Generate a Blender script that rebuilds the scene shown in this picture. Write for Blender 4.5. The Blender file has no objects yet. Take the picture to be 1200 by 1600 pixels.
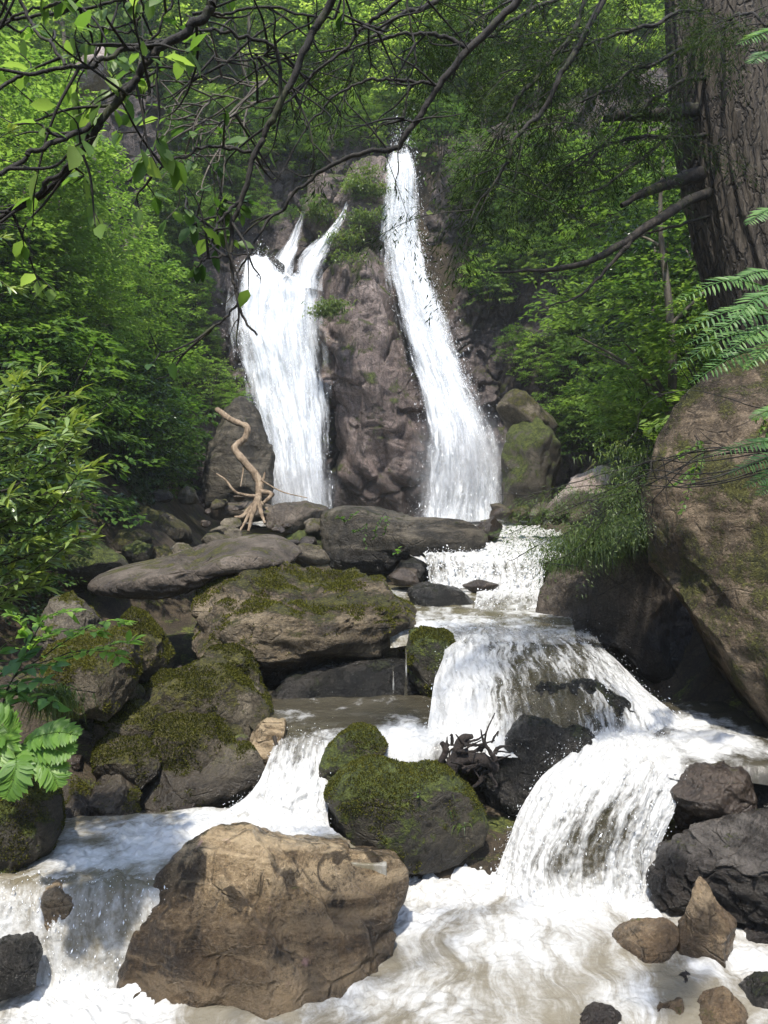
import bpy, bmesh, math, random
import numpy as np
from mathutils import Vector

R_ = math.radians
scene = bpy.context.scene
C = scene.collection

# ------------------------------------------------------------------ camera maths
F = 1256.0                      # focal length in photo pixels (1200 x 1600)
PITCH = -R_(1.82)               # looking very slightly down
CP, SP = math.cos(PITCH), math.sin(PITCH)

def at(px, py, Y):
    """point at depth Y (metres along +Y) seen at that place of the photograph"""
    u, v = (px - 600) / F, (800 - py) / F
    dy, dz = CP - v * SP, SP + v * CP
    k = Y / dy
    return np.array([u * k, Y, dz * k])

def pix(p):
    x, y, z = p
    dy, dz = y * CP + z * SP, -y * SP + z * CP
    return 600 + F * x / dy, 800 - F * dz / dy

# ------------------------------------------------------------------ noise (vectorised)
def _h(ix, iy, iz, seed):
    h = (ix.astype(np.int64) * 374761393 + iy.astype(np.int64) * 668265263 + iz.astype(np.int64) * 2147483647 + seed * 974711) & 0xffffffff
    h = ((h ^ (h >> 13)) * 1274126177) & 0xffffffff
    h = ((h ^ (h >> 15)) * 2246822519) & 0xffffffff
    return h ^ (h >> 16)

def gnoise(P, seed=0):
    P = np.asarray(P, float)
    I = np.floor(P).astype(np.int64); f = P - I
    w = f * f * f * (f * (f * 6 - 15) + 10)
    out = np.zeros(len(P))
    for dx in (0, 1):
        for dy in (0, 1):
            for dz in (0, 1):
                h = _h(I[:, 0] + dx, I[:, 1] + dy, I[:, 2] + dz, seed)
                gx = (h & 1023) / 511.5 - 1; gy = ((h >> 10) & 1023) / 511.5 - 1; gz = ((h >> 20) & 1023) / 511.5 - 1
                d = gx * (f[:, 0] - dx) + gy * (f[:, 1] - dy) + gz * (f[:, 2] - dz)
                out += d * (w[:, 0] if dx else 1 - w[:, 0]) * (w[:, 1] if dy else 1 - w[:, 1]) * (w[:, 2] if dz else 1 - w[:, 2])
    return out * 1.3

def fbm(P, octv=4, seed=0, gain=.5):
    s = 0; a = 1; P = np.asarray(P, float)
    for i in range(octv):
        s = s + a * gnoise(P, seed + i * 17); P = P * 2.03 + 11.3; a *= gain
    return s

def ridged(P, octv=4, seed=0, gain=.5):
    s = 0; a = 1; P = np.asarray(P, float)
    for i in range(octv):
        s = s + a * (1 - 2.2 * np.abs(gnoise(P, seed + i * 17))); P = P * 2.07 + 7.7; a *= gain
    return s * .5

def worley(P, seed=0):
    P = np.asarray(P, float); I = np.floor(P).astype(np.int64); f = P - I
    f1 = np.full(len(P), 9.); f2 = np.full(len(P), 9.); cid = np.zeros(len(P))
    for dx in (-1, 0, 1):
        for dy in (-1, 0, 1):
            for dz in (-1, 0, 1):
                h = _h(I[:, 0] + dx, I[:, 1] + dy, I[:, 2] + dz, seed)
                ox = (h & 1023) / 1023; oy = ((h >> 10) & 1023) / 1023; oz = ((h >> 20) & 1023) / 1023
                d = np.sqrt((dx + ox - f[:, 0]) ** 2 + (dy + oy - f[:, 1]) ** 2 + (dz + oz - f[:, 2]) ** 2)
                m = d < f1
                f2 = np.where(m, f1, np.minimum(f2, d)); cid = np.where(m, (h & 4095) / 4095, cid); f1 = np.where(m, d, f1)
    return f1, f2, cid

def sstep(a, b, x):
    t = np.clip((x - a) / (b - a), 0, 1); return t * t * (3 - 2 * t)

def nrm(a):
    return a / np.maximum(np.linalg.norm(a, axis=-1, keepdims=True), 1e-9)

# ------------------------------------------------------------------ mesh + object helpers
def mesh(name, V, Fc, mat=None, attrs=None, uv=None, smooth=True):
    V = np.asarray(V, np.float32); Fc = np.asarray(Fc, np.int32)
    me = bpy.data.meshes.new(name)
    n, k = Fc.shape
    me.vertices.add(len(V)); me.vertices.foreach_set('co', V.ravel())
    me.loops.add(n * k); me.loops.foreach_set('vertex_index', Fc.ravel())
    me.polygons.add(n); me.polygons.foreach_set('loop_start', np.arange(0, n * k, k, dtype=np.int32))
    me.polygons.foreach_set('use_smooth', np.full(n, smooth, bool))
    if uv is not None:
        l = me.uv_layers.new(name='flow'); l.data.foreach_set('uv', np.asarray(uv, np.float32)[Fc.ravel()].ravel())
    for a, d in (attrs or {}).items():
        at_ = me.attributes.new(a, 'FLOAT', 'POINT'); at_.data.foreach_set('value', np.asarray(d, np.float32))
    me.update(); me.validate()
    if mat: me.materials.append(mat)
    return me

def obj(name, me, loc=(0, 0, 0), parent=None, label=None, cat=None, group=None, kind=None):
    o = bpy.data.objects.new(name, me); C.objects.link(o); o.location = [float(v) for v in loc]
    if parent: o.parent = parent
    if label: o['label'] = label
    if cat: o['category'] = cat
    if group: o['group'] = group
    if kind: o['kind'] = kind
    return o

def copy_tree(o, parent=None):
    c = o.copy(); C.objects.link(c)
    if parent: c.parent = parent
    for ch in list(o.children): copy_tree(ch, c)
    return c

_ico = {}
def ico(sub):
    if sub not in _ico:
        bm = bmesh.new(); bmesh.ops.create_icosphere(bm, subdivisions=sub, radius=1)
        V = np.array([v.co[:] for v in bm.verts]); Fc = np.array([[v.index for v in f.verts] for f in bm.faces]); bm.free()
        _ico[sub] = (nrm(V), Fc)
    return _ico[sub]

def grid_faces(nu, nv):
    i = np.arange(nu - 1)[:, None] * nv + np.arange(nv - 1)[None, :]
    i = i.ravel()
    return np.stack([i, i + nv, i + nv + 1, i + 1], 1)

def tube(paths, res=8, knob=0.0, seed=0):
    """paths: list of (pts Nx3, radii N). returns V, F of all tubes"""
    VV, FF, off = [], [], 0
    for pts, rad in paths:
        P = np.asarray(pts, float); r = np.asarray(rad, float); n = len(P)
        T = nrm(np.gradient(P, axis=0)); ref = np.array([.31, .17, .93])
        A = nrm(np.cross(T, ref)); B = np.cross(T, A)
        a = np.linspace(0, 2 * np.pi, res, endpoint=False)
        ring = P[:, None] + r[:, None, None] * (np.cos(a)[None, :, None] * A[:, None] + np.sin(a)[None, :, None] * B[:, None])
        if knob:
            fl = ring.reshape(-1, 3); d = nrm(fl - np.repeat(P, res, 0))
            ring = (fl + d * (knob * np.repeat(r, res) * gnoise(fl / (np.mean(r) * 2.2), seed))[:, None]).reshape(n, res, 3)
        i = (np.arange(n - 1)[:, None] * res + np.arange(res)[None]).ravel()
        j = (np.arange(n - 1)[:, None] * res + (np.arange(res)[None] + 1) % res).ravel()
        f = np.stack([i, j, j + res, i + res], 1)
        tipc = len(ring.reshape(-1, 3))
        VV.append(ring.reshape(-1, 3)); FF.append(f + off); off += tipc
    return np.concatenate(VV), np.concatenate(FF)

def crom(P, n):
    """Catmull-Rom through the points, n samples"""
    P = np.asarray(P, float); m = len(P)
    if m == 2: return P[0] + (P[1] - P[0]) * np.linspace(0, 1, n)[:, None].reshape((n,) + (1,) * (P.ndim - 1))
    E = np.concatenate([[2 * P[0] - P[1]], P, [2 * P[-1] - P[-2]]])
    t = np.linspace(0, m - 1 - 1e-6, n); i = t.astype(int); f = (t - i).reshape((n,) + (1,) * (P.ndim - 1))
    p0, p1, p2, p3 = E[i], E[i + 1], E[i + 2], E[i + 3]
    return .5 * (2 * p1 + (p2 - p0) * f + (2 * p0 - 5 * p1 + 4 * p2 - p3) * f ** 2 + (3 * p1 - p0 - 3 * p2 + p3) * f ** 3)

# ------------------------------------------------------------------ node helper
class NT:
    def __init__(s, name):
        s.m = bpy.data.materials.new(name); s.m.use_nodes = True; s.t = s.m.node_tree; s.t.nodes.clear()
        s.out = s.t.nodes.new('ShaderNodeOutputMaterial')
    def n(s, typ, ins=None, **kw):
        x = s.t.nodes.new('ShaderNode' + typ)
        for k, v in kw.items(): setattr(x, k, v)
        for k, v in (ins or {}).items(): s.set(x.inputs[k], v)
        return x
    def set(s, sock, v):
        if isinstance(v, bpy.types.NodeSocket): s.t.links.new(v, sock)
        elif hasattr(v, 'outputs'): s.t.links.new(v.outputs[0], sock)
        else:
            if sock.type == 'RGBA' and len(v) == 3: v = (*v, 1)
            sock.default_value = v
    def math(s, op, a, b=0., c=None, clamp=False):
        x = s.n('Math', operation=op, use_clamp=clamp); s.set(x.inputs[0], a); s.set(x.inputs[1], b)
        if c is not None: s.set(x.inputs[2], c)
        return x.outputs[0]
    def smooth(s, x, a, b):
        return s.n('MapRange', {'Value': x, 'From Min': a, 'From Max': b}, interpolation_type='SMOOTHSTEP').outputs[0]
    def mix(s, f, a, b, blend='MIX'):
        x = s.n('Mix', data_type='RGBA', blend_type=blend); s.set(x.inputs[0], f); s.set(x.inputs[6], a); s.set(x.inputs[7], b)
        return x.outputs[2]
    def noise(s, vec, scale, detail=4, rough=.55, dist=0.):
        return s.n('TexNoise', {'Vector': vec, 'Scale': scale, 'Detail': detail, 'Roughness': rough, 'Distortion': dist}).outputs['Fac']
    def ramp(s, f, stops):
        x = s.n('ValToRGB'); s.set(x.inputs[0], f); e = x.color_ramp.elements
        while len(e) < len(stops): e.new(.5)
        for el, (p, c) in zip(e, stops): el.position = p; el.color = (*c, 1)
        return x.outputs[0]
    def surf(s, sh): s.t.links.new(sh.outputs[0], s.out.inputs['Surface']); return s.m

def mat_rock(name, cols, moss=.0, mosscol=((.028, .036, .008), (.105, .115, .022)), wet=None, rough=.75, scale=1., bump=.5,
             speck=.35, patch=None, slant=0., band=None, streak=0., mossup=.75):
    """cols: dark, mid, light stone colours; moss: how far moss spreads; wet: height (m) below which splashing keeps the stone wet"""
    t = NT(name)
    co = t.n('NewGeometry'); P = co.outputs['Position']; Nn = co.outputs['Normal']
    big = t.noise(P, 1.1 * scale, 6, .6, .4); mid = t.noise(P, 5. * scale, 8, .65, .3); fin = t.noise(P, 38. * scale, 5, .7)
    grain = t.noise(P, 170. * scale, 2, .6)
    f = t.math('ADD', t.math('MULTIPLY', big, .55), t.math('MULTIPLY', mid, .45))
    col = t.ramp(f, [(.40, cols[0]), (.5, cols[1]), (.60, cols[2])])
    col = t.mix(t.math('MULTIPLY', t.smooth(fin, .54, .66), speck), col, tuple(min(1, c * 1.9) for c in cols[2]))
    col = t.mix(t.math('MULTIPLY', t.smooth(fin, .47, .36), .75), col, tuple(c * .45 for c in cols[0]))
    blk = t.n('TexVoronoi', {'Vector': t.n('Mapping', {'Vector': P, 'Rotation': (.4, .3, .5), 'Scale': (1, 1, 1.7)}), 'Scale': 3.1 * scale}).outputs['Color']
    blk = t.n('SeparateColor', {0: blk}).outputs[0]
    col = t.mix(t.math('MULTIPLY', blk, .28), col, cols[0])
    col = t.mix(t.math('MULTIPLY', t.smooth(grain, .45, .62), .45), col, tuple(c * .4 for c in cols[0]))
    if streak:                                        # mineral / algae streaks running down the face
        mp = t.n('Mapping', {'Vector': P, 'Rotation': (0, slant, 0), 'Scale': (1.9, 1.9, .38)})
        st = t.noise(mp, 2.1, 6, .62, 1.2)
        sk = t.math('MULTIPLY', t.smooth(st, .54, .6), streak)
        col = t.mix(sk, col, tuple(c * .16 for c in cols[1]))
    if patch:
        pn = t.noise(P, 2.3 * scale, 5, .6, .8)
        col = t.mix(t.smooth(pn, patch[1], patch[1] + .06), col, patch[0])
    if band:                                          # bedding: (tilt about y, tilt about x, strength)
        mb = t.n('Mapping', {'Vector': P, 'Rotation': (band[1], band[0], 0), 'Scale': (.7, .7, 5.)})
        bn = t.noise(mb, 1.7 * scale, 7, .62, .5)
        col = t.mix(t.math('MULTIPLY', t.smooth(bn, .50, .62), band[2]), col, tuple(min(1, c * 1.25) for c in cols[2]))
        col = t.mix(t.math('MULTIPLY', t.smooth(bn, .48, .38), band[2]), col, tuple(c * .7 for c in cols[0]))
    # veins
    vo = t.n('TexVoronoi', {'Vector': t.n('Mapping', {'Vector': P, 'Scale': (1, 1, 1.6)}), 'Scale': 2.3 * scale}, feature='DISTANCE_TO_EDGE')
    crack = t.smooth(vo.outputs[0], .03, .0)
    crack = t.math('MULTIPLY', crack, t.smooth(mid, .45, .6))
    col = t.mix(t.math('MULTIPLY', crack, .55), col, tuple(c * .3 for c in cols[0]))
    ro = rough
    h = t.math('ADD', t.math('MULTIPLY', mid, 1.3), t.math('MULTIPLY', fin, .42))
    h = t.math('ADD', h, t.math('MULTIPLY', grain, .10))
    h = t.math('SUBTRACT', h, t.math('MULTIPLY', crack, .25))
    if wet is not None:
        z = t.n('SeparateXYZ', {0: P}).outputs[2]
        w = t.smooth(t.math('ADD', z, t.math('MULTIPLY', mid, -.45)), wet + .1 - .22, wet - .22 - .12)
        col = t.mix(w, col, t.mix(.86, (1, 1, 1), (.22, .2, .19)), 'MULTIPLY')
        ro = t.n('MapRange', {'Value': w, 'To Min': rough, 'To Max': .3}).outputs[0]
    if moss > 0:
        nz = t.n('SeparateXYZ', {0: Nn}).outputs[2]
        mn = t.noise(P, 2.6 * scale, 5, .65, .5); mf = t.noise(P, 45., 4, .7); mg = t.noise(P, 14., 3, .6)
        k = t.math('ADD', t.math('MULTIPLY', nz, mossup * .5), t.math('ADD', t.math('MULTIPLY', mn, 1.5), t.math('MULTIPLY', mf, .45)))
        th = 1.62 - moss
        mk = t.smooth(k, th - .09, th + .09)
        if wet is not None: mk = t.math('MULTIPLY', mk, t.math('SUBTRACT', 1., w))
        mc = t.mix(t.smooth(mg, .35, .68), mosscol[0], mosscol[1])
        mc = t.mix(t.smooth(mf, .5, .72), mc, tuple(c * 1.7 for c in mosscol[1]))
        mc = t.mix(t.smooth(mf, .46, .3), mc, tuple(c * .35 for c in mosscol[0]))
        col = t.mix(mk, col, mc)
        ro = t.n('Mix', {0: mk, 2: ro, 3: .95}).outputs[0]
        h = t.math('ADD', h, t.math('MULTIPLY', mk, t.math('ADD', .12, t.math('MULTIPLY', mf, .75))))
    if band: h = t.math('ADD', h, t.math('MULTIPLY', bn, 1.1 * band[2]))
    b = t.n('Bump', {'Height': h, 'Strength': bump, 'Distance': .075 / scale ** .5})
    return t.surf(t.n('BsdfPrincipled', {'Base Color': col, 'Roughness': ro, 'Normal': b, 'Specular IOR Level': .4}))

def mat_leaf(name, cols, trans=.45, tip=None, rough=.42, spec=.4):
    t = NT(name)
    r = t.n('Attribute', attribute_name='rnd').outputs['Fac']; o = t.n('ObjectInfo').outputs['Random']
    f = t.math('ADD', t.math('MULTIPLY', r, .7), t.math('MULTIPLY', o, .3))
    col = t.ramp(f, [(.12, cols[0]), (.5, cols[1]), (.9, cols[2])])
    if tip:
        tp = t.n('Attribute', attribute_name='tip').outputs['Fac']; col = t.mix(tp, col, tip)
    p = t.n('BsdfPrincipled', {'Base Color': col, 'Roughness': rough, 'Specular IOR Level': spec})
    tr = t.n('BsdfTranslucent', {'Color': t.mix(.5, col, t.mix(1., col, (2.1, 2.2, .8), 'MULTIPLY'))})
    return t.surf(t.n('MixShader', {0: trans, 1: p, 2: tr}))

def mat_bark(name, cols, moss=0., bump=.6, stretch=.16, scale=9., plates=0.):
    t = NT(name)
    P = t.n('NewGeometry').outputs['Position']
    mp = t.n('Mapping', {'Vector': P, 'Scale': (1, 1, stretch)})
    a = t.noise(mp, scale, 8, .68, .7); b = t.noise(mp, scale * 4.5, 5, .7); g = t.noise(P, 1.6, 4, .6)
    col = t.ramp(t.math('ADD', t.math('MULTIPLY', a, .75), t.math('MULTIPLY', b, .25)), [(.36, cols[0]), (.5, cols[1]), (.64, cols[2])])
    col = t.mix(t.math('MULTIPLY', g, .35), col, cols[0])
    if moss: col = t.mix(t.math('MULTIPLY', t.smooth(t.noise(P, 7, 4, .6), .56, .66), moss), col, (.05, .06, .014))
    h = t.math('ADD', a, t.math('MULTIPLY', b, .35))
    if plates:
        wp = t.n('VectorMath', {0: P, 1: t.n('VectorMath', {0: t.n('TexNoise', {'Vector': P, 'Scale': 6., 'Detail': 4}).outputs['Color'], 1: (.12, .12, .2)}, operation='MULTIPLY')}, operation='ADD')
        vo = t.n('TexVoronoi', {'Vector': t.n('Mapping', {'Vector': wp, 'Scale': (1, 1, .22)}), 'Scale': 15.}, feature='DISTANCE_TO_EDGE').outputs[0]
        ck = t.smooth(vo, .10, .0); col = t.mix(t.math('MULTIPLY', ck, plates), col, tuple(c * .5 for c in cols[0])); h = t.math('SUBTRACT', h, t.math('MULTIPLY', ck, .7))
        vo2 = t.n('TexVoronoi', {'Vector': t.n('Mapping', {'Vector': wp, 'Scale': (1, 1, .3)}), 'Scale': 15.}).outputs['Color']; col = t.mix(t.math('MULTIPLY', t.n('SeparateColor', {0: vo2}).outputs[0], .5), col, cols[1])
    bp = t.n('Bump', {'Height': h, 'Strength': bump, 'Distance': .05})
    return t.surf(t.n('BsdfPrincipled', {'Base Color': col, 'Roughness': .85, 'Normal': bp}))

def mat_water(name, body=(.105, .092, .055), su=9., sv=3., soft=.2, alpha=False, white=(.62, .615, .59), gap=.0, bump=.4, gr=34.):
    """running water: foam attribute (0..1) decides how much of the turbid water is torn to white foam; flow uv in metres"""
    t = NT(name)
    uv = t.n('UVMap', uv_map='flow').outputs[0]; fo = t.n('Attribute', attribute_name='foam').outputs['Fac']
    P = t.n('NewGeometry').outputs['Position']
    wv = t.n('VectorMath', {0: t.n('TexNoise', {'Vector': uv, 'Scale': 2.2, 'Detail': 3}).outputs['Color'], 1: (.22, .22, 0)}, operation='MULTIPLY')
    uw = t.n('VectorMath', {0: uv, 1: wv}, operation='ADD')
    m1 = t.n('Mapping', {'Vector': uw, 'Scale': (su, sv, 1)}); m2 = t.n('Mapping', {'Vector': uw, 'Scale': (su * 3.1, sv * 2.6, 1)})
    n1 = t.noise(m1, 1., 7, .62, .35); n2 = t.noise(m2, 1., 5, .65)
    n3 = t.noise(P, gr, 4, .65)
    n = t.math('ADD', t.math('MULTIPLY', n1, .6), t.math('ADD', t.math('MULTIPLY', n2, .27), t.math('MULTIPLY', n3, .13)))
    # noise lives round 0.5 +- 0.15
    lim = t.n('MapRange', {'Value': fo, 'From Min': 0., 'From Max': 1., 'To Min': .72, 'To Max': .27}, clamp=False).outputs[0]
    k = t.smooth(t.math('SUBTRACT', n, lim), -soft * .5, soft * .5)
    h = t.math('ADD', t.math('MULTIPLY', n1, .7), t.math('ADD', t.math('MULTIPLY', n2, .35), t.math('MULTIPLY', n3, .2)))
    bp = t.n('Bump', {'Height': h, 'Strength': bump, 'Distance': .07})
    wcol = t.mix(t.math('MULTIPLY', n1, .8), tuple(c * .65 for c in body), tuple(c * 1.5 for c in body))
    wa = t.n('BsdfPrincipled', {'Base Color': wcol, 'Roughness': .09, 'IOR': 1.33, 'Normal': bp, 'Specular IOR Level': .6})
    fc = t.mix(t.smooth(n2, .38, .58), tuple(c * .86 for c in white), white)
    fm = t.n('BsdfPrincipled', {'Base Color': fc, 'Roughness': .5, 'Normal': bp, 'Specular IOR Level': .5})
    tr = t.n('BsdfTranslucent', {'Color': white, 'Normal': bp})
    fm = t.n('MixShader', {0: .25, 1: fm, 2: tr})
    if not alpha:
        return t.surf(t.n('MixShader', {0: k, 1: wa, 2: fm}))
    tp = t.n('BsdfTransparent')
    gl = t.n('MixShader', {0: gap, 1: tp, 2: wa})
    return t.surf(t.n('MixShader', {0: k, 1: gl, 2: fm}))

def mat_plain(name, col, rough=.6, spec=.4):
    t = NT(name); return t.surf(t.n('BsdfPrincipled', {'Base Color': col, 'Roughness': rough, 'Specular IOR Level': spec}))

# ------------------------------------------------------------------ camera, sky, sun
cam = bpy.data.cameras.new('camera'); co_ = bpy.data.objects.new('camera', cam); C.objects.link(co_)
cam.sensor_fit = 'VERTICAL'; cam.sensor_height = 36; cam.lens = 36 * F / 1600; cam.clip_start = .05; cam.clip_end = 500
co_.rotation_euler = (R_(90) + PITCH, 0, 0)
scene.camera = co_

SUN = np.array([-.08, -.44, .90]); SUN = SUN / np.linalg.norm(SUN)
w = bpy.data.worlds.new('World'); scene.world = w; w.use_nodes = True
wt = w.node_tree; sky = wt.nodes.new('ShaderNodeTexSky'); sky.sky_type = 'NISHITA'; sky.sun_disc = False
sky.sun_elevation = math.asin(SUN[2]); sky.sun_rotation = math.atan2(SUN[0], SUN[1])
bgn = wt.nodes['Background']; wt.links.new(sky.outputs[0], bgn.inputs[0]); bgn.inputs[1].default_value = .15
sl = bpy.data.lights.new('sun', 'SUN'); sl.energy = 2.35; sl.angle = R_(1.5); sl.color = (1, .95, .86)
so = bpy.data.objects.new('sun', sl); C.objects.link(so); so.rotation_euler = Vector(SUN).to_track_quat('Z', 'Y').to_euler()
scene.view_settings.view_transform = 'Standard'; scene.view_settings.look = 'None'; scene.view_settings.exposure = 1.70
scene.cycles.max_bounces = 10; scene.cycles.diffuse_bounces = 5; scene.cycles.transparent_max_bounces = 24
scene.cycles.transmission_bounces = 6; scene.cycles.caustics_reflective = False; scene.cycles.caustics_refractive = False
scene.cycles.sample_clamp_indirect = 6
try:
    scene.cycles.use_denoising = True; scene.cycles.denoiser = 'OPENIMAGEDENOISE'
except Exception: pass

# water levels (metres, eye level = 0)
ZU, ZM, ZF, ZL = -1.45, -1.95, -2.30, -2.75

# ------------------------------------------------------------------ terrain
yk = np.array([0., 4, 5.2, 5.8, 6.6, 8, 9, 11, 12.5, 16, 24, 40])
bedk = np.array([-3.15, -3.1, -3.05, -2.55, -2.45, -2.4, -2.35, -2.0, -1.45, -1.3, -1.2, -1.2])
xlk = np.array([-2.3, -2.3, -2.1, -1.7, -1.5, -3.0, -3.3, -3.0, -2.6, -3.6, -4.6, -5.])
xrk = np.array([2.2, 2.4, 2.3, 2.3, 2.4, 2.5, 2.2, 2.3, 2.4, 3.2, 3.9, 4.])
def hgt(x, y):
    x = np.asarray(x, float); y = np.asarray(y, float)
    bed = np.interp(y, yk, bedk); dl = np.maximum(0, np.interp(y, yk, xlk) - x); dr = np.maximum(0, x - np.interp(y, yk, xrk))
    far = sstep(8, 14, y)
    k1 = .55 + .35 * far
    L = np.minimum(dl, 1.6) * k1 + np.maximum(dl - 1.6, 0) * 1.25
    Rr = np.minimum(dr, 1.6) * (.75 + .2 * far) + np.maximum(dr - 1.6, 0) * 1.1
    b = bed + L + Rr
    back = -1.2 + 11.8 * sstep(24.2, 26.2, y) + np.maximum(y - 26, 0) * .95
    P = np.stack([x * .35, y * .35, x * 0], -1).reshape(-1, 3)
    n = (fbm(P, 5, 3) * .45).reshape(x.shape) * (.35 + .65 * np.clip((dl + dr) / 1.5, 0, 1))
    return np.maximum(b, np.where(y > 24, back, b)) + n

xs = np.concatenate([np.linspace(-55, -14, 28), np.linspace(-13.6, 13.6, 190), np.linspace(14, 55, 28)])
ys = np.concatenate([np.linspace(-30, 1, 18), np.linspace(1.3, 30, 230), np.linspace(31, 64, 40)])
X, Yg = np.meshgrid(xs, ys, indexing='ij')
Z = hgt(X, Yg)
soil = mat_rock('forest_soil', [(.022, .016, .01), (.055, .04, .024), (.10, .076, .045)], moss=.22, rough=.95, scale=1.3, bump=.7)
obj('ground', mesh('ground', np.stack([X, Yg, Z], -1).reshape(-1, 3), grid_faces(len(xs), len(ys)), soil), kind='structure')

# ------------------------------------------------------------------ cliff behind the falls
def cliff_y(x, z):
    return 24.2 + .13 * z - np.maximum(-4.6 - x, 0) * .85 - np.maximum(x - 3.4, 0) * .95 + .9 * sstep(-1.2, .2, x) * sstep(3, 1.2, x) * sstep(0, 6, z)
nx, nz = 420, 300
cx = np.linspace(-8.5, 8.5, nx); cz = np.linspace(-2.0, 11.2, nz)
CX, CZ = np.meshgrid(cx, cz, indexing='ij')
CY = cliff_y(CX, CZ)
P = np.stack([CX, CY, CZ], -1).reshape(-1, 3)
f1, f2, cid = worley(P * np.array([.75, .75, .5]) + .25 * fbm(P * .8, 3, 5)[:, None], 4)
g1, g2, gid = worley(P * np.array([2.2, 2.2, 1.5]) + .3 * fbm(P * 2, 3, 15)[:, None], 6)
d = .55 * fbm(P * .35, 4, 8) + .22 * ridged(P * np.array([.9, .9, .7]), 5, 9) + .6 * (cid - .5) * sstep(.0, .06, f2 - f1) + .26 * (gid - .5) * sstep(0, .08, g2 - g1) - .08 * np.exp(-(g2 - g1) * 14) + .07 * ridged(P * 4, 4, 19)
P[:, 1] -= d
m_cliff = mat_rock('cliff_stone', [(.03, .022, .02), (.085, .064, .056), (.15, .118, .105)], moss=.42, rough=.6, scale=.55, bump=1., wet=.2, streak=.75, mossup=.3)
obj('cliff', mesh('cliff', P, grid_faces(nx, nz), m_cliff), kind='structure')

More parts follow.
